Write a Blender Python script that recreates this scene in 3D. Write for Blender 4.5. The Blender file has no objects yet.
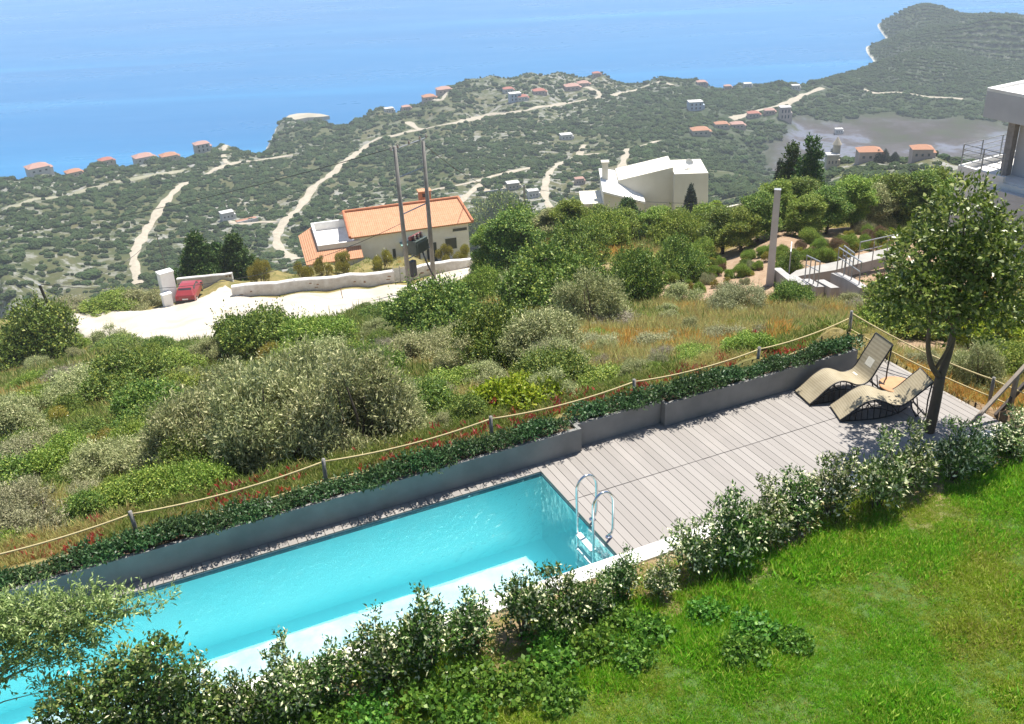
import bpy, math, random
import numpy as np
R = math.radians
rng = np.random.default_rng(7)
random.seed(7)
scene = bpy.context.scene
COL = scene.collection

# ------------------------------------------------------------------ camera
F = 1000.0; PITCH = R(27.1); ROLL = R(-2.7); CAMZ = 9.5
_fw = np.array([0, math.cos(PITCH), -math.sin(PITCH)]); _r = np.array([1., 0, 0]); _u = np.cross(_r, _fw)
_c, _s = math.cos(ROLL), math.sin(ROLL)
RX, UX = _c*_r + _s*_u, -_s*_r + _c*_u
cam = bpy.data.cameras.new('camera'); cam.sensor_width = 36; cam.lens = 36*F/1024; cam.clip_end = 40000; cam.clip_start = .1
camo = bpy.data.objects.new('camera', cam); COL.objects.link(camo); scene.camera = camo
from mathutils import Matrix, Vector
camo.matrix_world = Matrix(((RX[0], UX[0], -_fw[0], 0), (RX[1], UX[1], -_fw[1], 0), (RX[2], UX[2], -_fw[2], CAMZ), (0, 0, 0, 1)))
scene.render.resolution_x, scene.render.resolution_y = 1024, 724

def ray(px, py): return (px-512)/F*RX - (py-362)/F*UX + _fw
def azq(px, py):
    d = ray(px, py); h = math.hypot(d[0], d[1]); return math.atan2(d[0], d[1]), -d[2]/h
def at(px, py, d):
    """point at horizontal distance d along the sight line of a measured pixel"""
    a, q = azq(px, py); return Vector((d*math.sin(a), d*math.cos(a), CAMZ-q*d))
# terrace frame: u along the pool, v towards the house
TA = R(23.7); O = np.array([.396, 14.364])
def W(u, v, z=0):
    return Vector((O[0]+u*math.cos(TA)+v*math.sin(TA), O[1]+u*math.sin(TA)-v*math.cos(TA), z))
def toUV(x, y):
    dx, dy = x-O[0], y-O[1]
    return dx*math.cos(TA)+dy*math.sin(TA), dx*math.sin(TA)-dy*math.cos(TA)

# ------------------------------------------------------------------ materials
def nodes(name):
    m = bpy.data.materials.new(name); m.use_nodes = True
    return m, m.node_tree.nodes, m.node_tree.links, m.node_tree.nodes['Principled BSDF']
def c4(c): return (c[0], c[1], c[2], 1)
def noise(N, L, scale, detail=4, rough=.6, coord='Object', vec=None):
    t = N.new('ShaderNodeTexNoise'); t.inputs['Scale'].default_value = scale; t.inputs['Detail'].default_value = detail
    t.inputs['Roughness'].default_value = rough
    if vec is None:
        tc = N.new('ShaderNodeTexCoord'); vec = tc.outputs[coord]
    L.new(vec, t.inputs['Vector']); return t.outputs['Fac']
def ramp(N, L, fac, stops):
    r = N.new('ShaderNodeValToRGB'); e = r.color_ramp.elements
    while len(e) < len(stops): e.new(.5)
    for k, (p, c) in enumerate(stops): e[k].position = p; e[k].color = c4(c) if len(c) == 3 else c
    L.new(fac, r.inputs['Fac']); return r.outputs['Color']
def mix(N, L, fac, a, b):
    m = N.new('ShaderNodeMix'); m.data_type = 'RGBA'
    for v, i in ((fac, 0), (a, 6), (b, 7)):
        if hasattr(v, 'is_output'): L.new(v, m.inputs[i])
        else: m.inputs[i].default_value = v if i == 0 else c4(v)
    return m.outputs[2]
def mth(N, L, op, a, b=0., clamp=False):
    m = N.new('ShaderNodeMath'); m.operation = op; m.use_clamp = clamp
    for v, i in ((a, 0), (b, 1)):
        if hasattr(v, 'is_output'): L.new(v, m.inputs[i])
        else: m.inputs[i].default_value = v
    return m.outputs[0]
def bump(N, L, P, h, strength=.4, dist=.02):
    b = N.new('ShaderNodeBump'); b.inputs['Strength'].default_value = strength; b.inputs['Distance'].default_value = dist
    L.new(h, b.inputs['Height']); L.new(b.outputs['Normal'], P.inputs['Normal'])
def simple(name, a, b=None, scale=6, rough=.7, metal=0, bmp=.0, bscale=None, bd=.02):
    m, N, L, P = nodes(name); b = b or tuple(x*.75 for x in a)
    f = noise(N, L, scale, 5); c = ramp(N, L, f, [(.35, a), (.65, b)]); L.new(c, P.inputs['Base Color'])
    P.inputs['Roughness'].default_value = rough; P.inputs['Metallic'].default_value = metal
    if bmp: bump(N, L, P, noise(N, L, bscale or scale*6, 4), bmp, bd)
    return m
def foliage(name, a, b, c=None, csh=.12, rough=.5, trans=.3, spec=.4, vary=.25):
    """leaf material: colour varies per leaf and a little per plant"""
    m, N, L, P = nodes(name)
    g = N.new('ShaderNodeNewGeometry'); oi = N.new('ShaderNodeObjectInfo')
    stops = [(0, a), (1-csh-.02, b)] + ([(1-csh, c), (1, c)] if c else [])
    col = ramp(N, L, g.outputs['Random Per Island'], stops)
    n = noise(N, L, 1.3, 2)
    h = N.new('ShaderNodeHueSaturation')
    v = mth(N, L, 'MULTIPLY_ADD', oi.outputs['Random'], vary); v.node.inputs[2].default_value = 1-vary/2
    v2 = mth(N, L, 'MULTIPLY_ADD', n, .5); v2.node.inputs[2].default_value = .75
    L.new(mth(N, L, 'MULTIPLY', v, v2), h.inputs['Value']); L.new(col, h.inputs['Color'])
    hu = mth(N, L, 'MULTIPLY_ADD', oi.outputs['Random'], .03); hu.node.inputs[2].default_value = .485
    L.new(hu, h.inputs['Hue'])
    L.new(h.outputs[0], P.inputs['Base Color']); P.inputs['Roughness'].default_value = rough
    P.inputs['Specular IOR Level'].default_value = spec
    t = N.new('ShaderNodeBsdfTranslucent'); L.new(h.outputs[0], t.inputs['Color'])
    ms = N.new('ShaderNodeMixShader'); ms.inputs[0].default_value = trans
    out = N['Material Output']; L.new(P.outputs[0], ms.inputs[1]); L.new(t.outputs[0], ms.inputs[2]); L.new(ms.outputs[0], out.inputs['Surface'])
    return m

# ------------------------------------------------------------------ mesh helpers
class MB:
    def __init__(s): s.v = []; s.f = []; s.mi = []
    def add(s, v, f, mi=0):
        n = len(s.v); s.v += [tuple(x) for x in v]; s.f += [tuple(i+n for i in q) for q in f]; s.mi += [mi]*len(f); return s
    def box(s, x0, x1, y0, y1, z0, z1, mi=0, top=None):
        tx0, tx1, ty0, ty1 = top or (x0, x1, y0, y1)
        return s.add([(x0,y0,z0),(x1,y0,z0),(x1,y1,z0),(x0,y1,z0),(tx0,ty0,z1),(tx1,ty0,z1),(tx1,ty1,z1),(tx0,ty1,z1)],
              [(0,3,2,1),(4,5,6,7),(0,1,5,4),(1,2,6,5),(2,3,7,6),(3,0,4,7)], mi)
    def prism(s, poly, z0, z1, mi=0):
        n = len(poly)
        return s.add([(x,y,z0) for x,y in poly]+[(x,y,z1) for x,y in poly],
              [tuple(range(n-1,-1,-1)), tuple(range(n,2*n))]+[(i,(i+1)%n,n+(i+1)%n,n+i) for i in range(n)], mi)
    def slab(s, pts, thick, mi=0):
        """polygon of 3-D points given thickness downward along its normal"""
        P = [Vector(p) for p in pts]; nrm = (P[1]-P[0]).cross(P[2]-P[0]).normalized(); n = len(P)
        Q = [p-nrm*thick for p in P]
        return s.add(P+Q, [tuple(range(n)), tuple(range(2*n-1,n-1,-1))]+[(n+i,n+(i+1)%n,(i+1)%n,i) for i in range(n)], mi)
    def tube(s, pts, r, n=8, mi=0, cap=True):
        P = [Vector(p) for p in pts]; rr = r if hasattr(r, '__len__') else [r]*len(P); V = []; Fc = []
        up = Vector((0,0,1)); prev = None
        for i, p in enumerate(P):
            t = (P[min(i+1,len(P)-1)]-P[max(i-1,0)]).normalized()
            a = prev-t*prev.dot(t) if prev is not None else (t.cross(up) if abs(t.dot(up))<.95 else t.cross(Vector((1,0,0))))
            a.normalize(); prev = a; b = t.cross(a)
            for k in range(n):
                an = 2*math.pi*k/n; V.append(p+a*(rr[i]*math.cos(an))+b*(rr[i]*math.sin(an)))
        for i in range(len(P)-1):
            for k in range(n): Fc.append((i*n+k, i*n+(k+1)%n, (i+1)*n+(k+1)%n, (i+1)*n+k))
        if cap: Fc += [tuple(range(n-1,-1,-1)), tuple((len(P)-1)*n+k for k in range(n))]
        return s.add(V, Fc, mi)
    def lathe(s, prof, n=24, c=(0,0), mi=0):
        V = [(c[0]+r*math.cos(2*math.pi*k/n), c[1]+r*math.sin(2*math.pi*k/n), z) for r, z in prof for k in range(n)]
        Fc = [(i*n+k, i*n+(k+1)%n, (i+1)*n+(k+1)%n, (i+1)*n+k) for i in range(len(prof)-1) for k in range(n)]
        Fc += [tuple(range(n-1,-1,-1)), tuple((len(prof)-1)*n+k for k in range(n))]
        return s.add(V, Fc, mi)
    def build(s, name, mat, parent=None, smooth=False, bevel=0, loc=None, rz=None):
        me = bpy.data.meshes.new(name); me.from_pydata([tuple(p) for p in s.v], [], s.f); me.validate(); me.update()
        mats = mat if isinstance(mat, (list, tuple)) else [mat]
        for m in mats: me.materials.append(m)
        if len(mats) > 1: me.polygons.foreach_set('material_index', s.mi[:len(me.polygons)])
        if smooth: me.polygons.foreach_set('use_smooth', [True]*len(me.polygons))
        o = bpy.data.objects.new(name, me); COL.objects.link(o)
        if parent: o.parent = parent
        if loc is not None: o.location = loc
        if rz is not None: o.rotation_euler.z = rz
        if bevel:
            b = o.modifiers.new('bevel', 'BEVEL'); b.width = bevel; b.segments = 2; b.limit_method = 'ANGLE'
        return o
def npmesh(name, V, Fq, mat, parent=None, smooth=False):
    """fast mesh from numpy verts and quads"""
    me = bpy.data.meshes.new(name); n = len(Fq); k = Fq.shape[1]
    me.vertices.add(len(V)); me.vertices.foreach_set('co', np.ascontiguousarray(V, dtype=np.float32).ravel())
    me.loops.add(n*k); me.loops.foreach_set('vertex_index', np.ascontiguousarray(Fq, dtype=np.int32).ravel())
    me.polygons.add(n); me.polygons.foreach_set('loop_start', np.arange(0, n*k, k, dtype=np.int32))
    me.update(calc_edges=True); me.validate()
    for m in (mat if isinstance(mat, (list, tuple)) else [mat]): me.materials.append(m)
    if smooth: me.polygons.foreach_set('use_smooth', np.ones(n, dtype=bool))
    o = bpy.data.objects.new(name, me); COL.objects.link(o)
    if parent: o.parent = parent
    return o
def tag(o, label=None, cat=None, group=None, kind=None):
    if label: o['label'] = label
    if cat: o['category'] = cat
    if group: o['group'] = group
    if kind: o['kind'] = kind
    return o
def thing(name, loc=(0,0,0), rz=0, label=None, cat=None, group=None):
    o = bpy.data.objects.new(name, None); COL.objects.link(o); o.location = loc; o.rotation_euler.z = rz; o.empty_display_size = .2
    return tag(o, label, cat, group)
def copy_tree(o, parent=None):
    c = o.copy(); COL.objects.link(c)
    if parent: c.parent = parent
    for ch in list(o.children): copy_tree(ch, c)
    return c
ORD = ['first','second','third','fourth','fifth','sixth','seventh','eighth','ninth','tenth','eleventh','twelfth','thirteenth','fourteenth','fifteenth','sixteenth','seventeenth','eighteenth','nineteenth','twentieth','twenty-first','twenty-second','twenty-third','twenty-fourth','twenty-fifth']

# ------------------------------------------------------------------ terrain
def vnoise(x, y, seed=0):
    xi = np.floor(x).astype(np.int64); yi = np.floor(y).astype(np.int64); xf = x-xi; yf = y-yi
    def h(a, b):
        n = (a*374761393+b*668265263+seed*1442695041) & 0xffffffff
        n = ((n ^ (n >> 13))*1274126177) & 0xffffffff
        return ((n ^ (n >> 16)) & 0xffff)/65535.
    sx = xf*xf*(3-2*xf); sy = yf*yf*(3-2*yf)
    return (h(xi,yi)*(1-sx)+h(xi+1,yi)*sx)*(1-sy)+(h(xi,yi+1)*(1-sx)+h(xi+1,yi+1)*sx)*sy
def fbm(x, y, o=4, seed=0):
    s = 0; a = .5
    for k in range(o): s = s+a*(vnoise(x*2**k, y*2**k, seed+k)-.5); a *= .5
    return s*2
SEA = -183.0
ctl = []     # (azimuth, ln d, q)   q = tan of the angle below the horizontal
def C(px, py, d): a, q = azq(px, py); ctl.append((a, math.log(d), q))
def Z(azdeg, d, z): ctl.append((R(azdeg), math.log(d), (CAMZ-z)/d))
for u in np.arange(-18, 9, 2.2):
    for v, z in ((-1.1,.12),(-2.4,-.15),(-4.2,-1.0)):
        p = W(u, v, z); ctl.append((math.atan2(p.x,p.y), math.log(math.hypot(p.x,p.y)), (CAMZ-z)/math.hypot(p.x,p.y)))
for u, v, z in ((8.4,.2,-.15),(8.4,2,-.1),(10,-1,-.9),(10,1,-.5),(10,3,-.1),(12.5,0,-1.2),(13,3,-.5),(16,2,-1.2),(16,6,-.4)):
    p = W(u, v, z); ctl.append((math.atan2(p.x,p.y), math.log(math.hypot(p.x,p.y)), (CAMZ-z)/math.hypot(p.x,p.y)))
for a in (-48,-42,-36,-32.5,-29,-26,-23,-20,-17,-14,-11,-8.5,-6):
    for d, z in ((22,-2.1),(26,-3.8),(31,-5.9),(40,-9.4),(50,-13.2),(60,-17),(68,-19.8),(75,-22.1),(80,-22.9),(88,-23.6)): Z(a, d, z)
    for d, z in ((100,-30),(150,-52),(250,-98),(330,-124),(380,-132.5)): Z(a, d, z)
for a in (-3.2,-.5): 
    for d, z in ((25,-3.2),(40,-8.7),(58,-15.4),(75,-21.2),(90,-25.5),(150,-50),(250,-98),(350,-130)): Z(a, d, z)
for a in (16,18,20,22,24,27,31,36,42,48):
    for d, z in ((22,-1.7),(30,-4.5),(36,-6.5),(40,-7.85),(44,-8.5),(48,-9.0),(53,-9.9),(60,-11.5),(66,-14.3),(76,-19.6),(90,-25),(110,-33)): Z(a, d, z)
for a in (3,6,9.5,12.5):
    for d, z in ((22,-1.7),(30,-4.6),(40,-7.7),(46,-9.25),(53,-11.2),(60,-13.2),(66,-15.6),(76,-20.2),(90,-25),(110,-33)): Z(a, d, z)
for a in (4, 10): 
    for d, z in ((135,-38.5),(150,-46),(250,-98),(350,-130)): Z(a, d, z)
for a in (15, 17.7, 20.5, 22.7, 25, 27.5, 30, 35, 40, 46):
    Z(a, 150, -50); Z(a, 230, -72)
# far plain
C(0,285,385); C(60,270,410); C(136,262,420); C(140,235,470); C(0,235,480); C(70,215,520); C(0,205,560); C(110,188,580); C(187,183,590); C(60,190,600)
C(0,180,645); C(45,172,660); C(100,163,680); C(150,158,685); C(204,150,700); C(228,160,650); C(228,217,490); C(226,142,705); C(250,175,600)
C(290,128,770); C(285,120,840); C(320,120,800); C(380,110,800); C(408,106,800); C(430,98,820); C(450,87,840); C(470,79,865); C(490,74,880); C(530,72,890); C(560,73,890); C(600,73,890)
C(296,255,400); C(286,219,470); C(339,166,600); C(370,143,680); C(330,150,650); C(421,130,710); C(485,116,750); C(562,104,780); C(600,96,800)
C(450,200,450); C(478,180,500); C(542,166,545); C(600,153,580); C(545,200,455); C(560,130,660); C(500,140,630); C(640,130,650); C(640,95,800)
C(660,77,885); C(700,82,870); C(740,85,865); C(780,84,865); C(820,80,870); C(720,130,660); C(700,160,560); C(780,112,720); C(640,180,470); C(700,185,460); C(820,90,820)
# dry lake bed (flat), hills and headlands on the right
for x, y in ((760,168),(790,150),(850,140),(930,135),(1000,132),(850,112),(920,108),(980,110),(800,135)):
    a, q = azq(x, y); d = (CAMZ+170)/q; ctl.append((a, math.log(d), q))
for x, y, d in ((870,90,850),(930,92,850),(1000,96,840),(840,80,890),(860,66,920),(905,52,945),(950,50,960),(1020,58,950),(1080,60,950),(900,66,905),(960,72,900),(1020,78,890)): C(x, y, d)
for x, y, d in ((855,43,1112),(880,48,1085),(895,36,1160),(905,29,1190),(950,32,1120),(1010,34,1100),(1080,34,1100),(930,42,1030),(990,46,1020)): C(x, y, d)
for x, y, d in ((872,20.5,1258),(900,27,1235),(890,12,1300),(910,0,1340),(930,-4,1350),(945,1,1340),(965,9,1310),(1000,6,1330),(1024,12,1300),(1080,10,1300),(940,16,1260),(1000,20,1230)): C(x, y, d)
C(870,158,335); C(930,156,325); C(800,178,380); C(1000,165,300); C(830,166,355); Z(22,440,-138); Z(27,440,-138); Z(17,450,-142); Z(33,440,-138); C(700,200,420); C(760,185,470)
for a in (-52,): Z(a,400,-136); Z(a,600,-150); Z(a,700,-190)
# sea bed beyond the coast
for px, py, d in ((0,178,720),(60,165,750),(120,155,765),(200,144,780),(250,133,790),(270,122,880),(300,114,880),(340,114,860),(400,105,860),(440,90,900),(480,76,950),(530,70,960),(600,69,960),(660,74,950),(720,80,930),(780,80,930),(820,74,930),(845,60,980),(845,46,1120),(860,22,1270),(880,60,1000)):
    a, q = azq(px, py); Z(math.degrees(a), d, -196)
for a in (-45,-25,-15,-5,0,6,12,17): Z(a, 1150, -200); Z(a, 1700, -203)
for a in (19,23,27,36): Z(a, 1700, -203)
for x, y, d, dq in ((905,52,985,.014),(930,52,985,.014),(960,50,1000,.012),(1000,55,1000,.014),(1040,58,1000,.014),(990,70,930,.010)):
    a, q = azq(x, y); ctl.append((a, math.log(d), q+dq))
Z(19.6,1120,-196); Z(19.8,1260,-196); Z(20.6,1210,-194); Z(19.2,1030,-194)
ctl = np.array(ctl)
KA = 5.0
cx = np.stack([ctl[:,0]*KA, ctl[:,1]], 1)
def phi(r): return np.sqrt(r*r+.0009)
_A = phi(np.linalg.norm(cx[:,None]-cx[None], axis=2)); _n = len(cx)
_M = np.zeros((_n+1,_n+1)); _M[:_n,:_n] = _A - np.eye(_n)*2e-3; _M[:_n,_n] = 1; _M[_n,:_n] = 1
_w = np.linalg.solve(_M, np.append(ctl[:,2], 0))
NA, ND = 520, 640
AZ = np.linspace(R(-50), R(50), NA); LD = np.linspace(math.log(7.5), math.log(1750), ND)
ga, gl = np.meshgrid(AZ, LD)                      # rows = distance
Q = np.zeros(ga.size); pts = np.stack([ga.ravel()*KA, gl.ravel()], 1)
for k in range(0, len(pts), 20000):
    r = np.linalg.norm(pts[k:k+20000,None]-cx[None], axis=2); Q[k:k+20000] = phi(r)@_w[:_n]+_w[_n]
D = np.exp(gl); GX = D*np.sin(ga); GY = D*np.cos(ga)
GZ = CAMZ-Q.reshape(ga.shape)*D
# layered hills and headlands on the right, each ridge at its own distance
def prof(pix):
    return np.array([azq(x,y) for x, y in pix]).T
_a1, _q1 = prof([(800,88),(822,80),(842,73),(860,67.5),(885,57),(905,50.5),(930,51),(950,55),(975,62),(1000,66),(1040,64),(1100,60)])
_a2, _q2 = prof([(845,52),(858,46.5),(880,40),(906,33),(918,29),(940,24),(962,20),(984,14),(1000,9),(1024,14),(1100,20)])
_a3, _q3 = prof([(862,30),(872,24),(890,16),(903,7),(912,2.5),(925,-1),(940,1.5),(952,7),(965,11),(985,10),(1010,11),(1100,18)])
az1 = AZ
d1 = np.interp(az1, [R(17),R(21)], [880,930]); d2 = np.interp(az1, [_a2[1],_a2[3]], [1112,1050]); d3 = np.interp(az1, [_a3[1],_a3[3]], [1250,1200])
zr1 = CAMZ-np.interp(az1,_a1,_q1)*d1-1.5; zr2 = CAMZ-np.interp(az1,_a2,_q2)*d2-1.5; zr3 = CAMZ-np.interp(az1,_a3,_q3)*d3-1.5
zr2 = np.where(az1 < _a2[1], np.minimum(zr2, SEA-6-(_a2[1]-az1)*400), zr2); zr3 = np.where(az1 < _a3[1], np.minimum(zr3, SEA-6-(_a3[1]-az1)*400), zr3)
for j in range(NA):
    if AZ[j] < R(16.6): continue
    i0 = int((math.log(850)-LD[0])/(LD[1]-LD[0])); zn = GZ[i0, j]
    v1 = max(SEA-12, min(zr1[j], zr2[j])-10) if AZ[j] < R(23) else min(zr1[j], zr2[j])-7
    v2 = max(SEA-12, min(zr2[j], zr3[j])-12)
    kd = [850, d1[j], (d1[j]+d2[j])/2, d2[j], (d2[j]+d3[j])/2, d3[j], d3[j]+130, 1760]; kz = [zn, zr1[j], v1, zr2[j], v2, zr3[j], -198, -203]
    zz_ = np.interp(D[:,j], kd, kz); w_ = np.clip((AZ[j]-R(16.6))/R(.9),0,1)*np.clip((D[:,j]-850)/15,0,1)
    GZ[:,j] = GZ[:,j]*(1-w_)+zz_*w_
for _ in range(3):      # round the ridges off a little
    sm = GZ.copy(); sm[1:-1] = (GZ[:-2]+2*GZ[1:-1]+GZ[2:])/4; sm[:,1:-1] = (sm[:,:-2]+2*sm[:,1:-1]+sm[:,2:])/4
    GZ = np.where((D > 855) & (ga > R(16.6)), sm, GZ)
rough = np.clip((D-16)/20, 0, 1)
GZ += rough*(fbm(GX/5, GY/5, 3, 3)*.35*np.clip(60/D,.0,1)*np.where((ga < R(-1)) & (D > 66), .15, 1) + fbm(GX/38, GY/38, 4, 9)*np.clip((D-100)/400,0,1)*np.where((D > 860)&(ga > R(16.6)),1.8,4.0)*np.where(GZ < SEA-3, .3, 1))
_u, _v = toUV(GX, GY)
under = ((_u < 8.05) & (_v > -.62)) | (_v > 2.75)
GZ = np.where(under, np.minimum(GZ, -1.75), GZ)
lake = np.abs(GZ+170)
def gridz(x, y):
    d = math.hypot(x, y); a = math.atan2(x, y)
    i = (math.log(d)-LD[0])/(LD[1]-LD[0]); j = (a-AZ[0])/(AZ[1]-AZ[0])
    i0 = int(min(max(i,0),ND-2)); j0 = int(min(max(j,0),NA-2)); fi = min(max(i-i0,0),1); fj = min(max(j-j0,0),1)
    return float((GZ[i0,j0]*(1-fj)+GZ[i0,j0+1]*fj)*(1-fi)+(GZ[i0+1,j0]*(1-fj)+GZ[i0+1,j0+1]*fj)*fi)
def hit(px, py, dmin=15.2):
    a, q = azq(px, py); d = dmin
    while d < 1700:
        z = gridz(d*math.sin(a), d*math.cos(a))
        if CAMZ-q*d <= z: 
            lo, hi = d/1.006, d
            for _ in range(14):
                m = (lo+hi)/2
                if CAMZ-q*m <= gridz(m*math.sin(a), m*math.cos(a)): hi = m
                else: lo = m
            return Vector((hi*math.sin(a), hi*math.cos(a), gridz(hi*math.sin(a), hi*math.cos(a))))
        d *= 1.006
    return None
def ppm(p): return F/(Vector(p)-Vector((0,0,CAMZ))).length     # pixels per metre at a point
def project(p):
    d = np.array(p)-np.array([0,0,CAMZ]); w = d@_fw
    return 512+F*(d@RX)/w, 362-F*(d@UX)/w

def terrain_material():
    m, N, L, P = nodes('hillside_ground')
    tc = N.new('ShaderNodeTexCoord'); v = tc.outputs['Object']
    at_ = N.new('ShaderNodeAttribute'); at_.attribute_name = 'zone'      # R: near slope, G: dry lake bed, B: bare soil
    sep = N.new('ShaderNodeSeparateColor'); L.new(at_.outputs['Color'], sep.inputs[0])
    # near slope: dry grass, herbs and soil
    n1 = noise(N, L, .45, 6, .65, vec=v); n2 = noise(N, L, 3.5, 5, .7, vec=v); n3 = noise(N, L, .16, 3, .6, vec=v)
    near = ramp(N, L, n1, [(.3,(.11,.12,.035)),(.45,(.21,.18,.065)),(.56,(.32,.25,.10)),(.68,(.16,.15,.05)),(.8,(.34,.28,.15))])
    near = mix(N, L, mth(N,L,'MULTIPLY',n2,.55), near, (.07,.075,.03))
    rock = ramp(N, L, noise(N, L, .22, 7, .75, vec=v), [(.62,(0,0,0)),(.68,(1,1,1))])
    near = mix(N, L, rock, near, (.34,.31,.27))
    soil = ramp(N, L, n2, [(.3,(.25,.16,.10)),(.7,(.38,.28,.19))])
    near = mix(N, L, sep.outputs[2], near, soil)
    # far plain: herbs between pale limestone
    f1 = noise(N, L, .03, 8, .72, vec=v); f2 = noise(N, L, .15, 6, .75, vec=v); f3 = noise(N, L, .008, 4, .6, vec=v)
    far = ramp(N, L, f1, [(.32,(.04,.055,.018)),(.48,(.068,.078,.028)),(.62,(.10,.095,.042)),(.75,(.14,.105,.055))])
    rockm = mth(N, L, 'MULTIPLY', ramp(N, L, f2, [(.49,(0,0,0)),(.57,(1,1,1))]), ramp(N, L, f3, [(.42,(.12,.12,.12)),(.56,(.9,.9,.9))]))
    far = mix(N, L, rockm, far, (.30,.29,.265))
    lk = ramp(N, L, noise(N, L, .012, 7, .7, vec=v), [(.34,(.045,.055,.026)),(.45,(.056,.050,.042)),(.53,(.082,.074,.076)),(.59,(.14,.15,.19)),(.66,(.065,.072,.038))])
    wood = mth(N, L, 'MULTIPLY', at_.outputs['Alpha'], ramp(N, L, f2, [(.35,(1,1,1)),(.7,(.55,.55,.55))]))
    far = mix(N, L, wood, far, (.030,.048,.018))
    far = mix(N, L, sep.outputs[1], far, lk)
    # pale shore rock close to the water
    sx = N.new('ShaderNodeSeparateXYZ'); L.new(v, sx.inputs[0])
    zz = mth(N, L, 'ADD', sx.outputs['Z'], mth(N,L,'MULTIPLY',f2,5.))
    shore = ramp(N, L, mth(N, L, 'MULTIPLY_ADD', zz, .1), [(0,(1,1,1)),(.3,(1,1,1)),(.42,(0,0,0))])
    shore.node.inputs[0].links[0].from_node.inputs[2].default_value = -SEA*.1
    far = mix(N, L, shore, far, (.52,.49,.42))
    col = mix(N, L, sep.outputs[0], far, near)
    L.new(col, P.inputs['Base Color']); P.inputs['Roughness'].default_value = .95; P.inputs['Specular IOR Level'].default_value = .15
    bump(N, L, P, noise(N, L, 2.5, 6, .7, vec=v), .7, .12)
    return m
V = np.stack([GX.ravel(), GY.ravel(), GZ.ravel()], 1)
ii = (np.arange(ND-1)[:,None]*NA+np.arange(NA-1)[None]).ravel()
FQ = np.stack([ii, ii+1, ii+NA+1, ii+NA], 1)[:, ::-1]
ground = npmesh('ground', V, FQ, terrain_material(), smooth=True); tag(ground, kind='structure')
zone = ground.data.color_attributes.new('zone', 'FLOAT_COLOR', 'POINT')
zc = np.zeros((ND*NA, 4), dtype=np.float32); zc[:,3] = 1
Df = D.ravel(); Af = ga.ravel(); Zf = GZ.ravel()
zc[:,0] = np.clip((200-Df)/60, 0, 1)
_n5 = fbm(Df*np.sin(Af)/45,Df*np.cos(Af)/45,4,5)
zc[:,1] = np.clip((5.5-np.abs(Zf+170)-_n5*4)/3.5,0,1)*np.clip((Df-555)/30,0,1)*np.clip((768+_n5*60-Df)/40,0,1)*np.clip((Af-R(15.0)-fbm(Df/60,Af*20,3,2)*.05)/.03,0,1)
zc[:,3] = np.clip((Af-R(4)-fbm(Df/90,Af*14,3,8)*.10)/.10,0,1)*np.clip((Df-470)/120,0,1)
# bare soil: garden terraces on the right spur, road verge
bx, by = Df*np.sin(Af), Df*np.cos(Af)
nz = fbm(bx/3.5, by/3.5, 4, 21)
def soilblob(px, py, rx, ry, s=1.0, dmin=16):
    p = hit(px, py, dmin)
    if p is None: return
    e = np.sqrt(((bx-p.x)/rx)**2+((by-p.y)/ry)**2)+nz*.5
    zc[:,2] = np.maximum(zc[:,2], np.clip((1.05-e)*3.5, 0, s))
for b in ((700,275,6,7),(735,268,6,7),(770,258,7,8),(800,258,5,9),(830,252,6,9),(855,248,6,9),(880,246,6,9),(905,243,6,8),(690,292,7,5),(735,287,7,5),(660,282,4,5),(825,296,4,2.6),(845,303,3,2),(790,297,3,1.6),(975,352,2.6,1.6,1),(930,345,2.2,1.3,.9),(1010,420,1,1,.8),(770,285,2,1.5),(200,357,2.2,2.0,.7),(235,372,1.6,1.2,.6),(100,440,1.4,1,.5),(300,325,3,2,.8)): soilblob(*b)
zone.data.foreach_set('color', zc.ravel())

# sea
def sea_material():
    m, N, L, P = nodes('sea_water')
    tc = N.new('ShaderNodeTexCoord'); mp = N.new('ShaderNodeMapping'); mp.inputs['Scale'].default_value = (1,3.2,1); L.new(tc.outputs['Object'], mp.inputs[0])
    f = noise(N, L, .0022, 4, .6, vec=mp.outputs[0])
    c = ramp(N, L, f, [(.35,(.004,.118,.29)),(.65,(.006,.138,.32))]); mp2 = N.new('ShaderNodeMapping'); mp2.inputs['Scale'].default_value = (.0006,.011,1); mp2.inputs['Rotation'].default_value = (0,0,.06); L.new(tc.outputs['Object'], mp2.inputs[0])
    sl_ = ramp(N, L, noise(N, L, 1.0, 5, .6, vec=mp2.outputs[0]), [(.54,(0,0,0)),(.66,(.5,.5,.5))]); c = mix(N, L, sl_, c, (.03,.22,.42))
    L.new(c, P.inputs['Base Color'])
    r = ramp(N, L, noise(N, L, .0045, 5, .65, vec=mp.outputs[0]), [(.4,(.27,.27,.27)),(.6,(.33,.33,.33))]); L.new(r, P.inputs['Roughness'])
    P.inputs['IOR'].default_value = 1.33
    bump(N, L, P, noise(N, L, .35, 4, .6), .12, .4)
    return m
s = MB(); s.add([(-7000,200,SEA),(7000,200,SEA),(7000,9000,SEA),(-7000,9000,SEA)], [(0,1,2,3)])
tag(s.build('sea', sea_material()), kind='structure')

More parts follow.
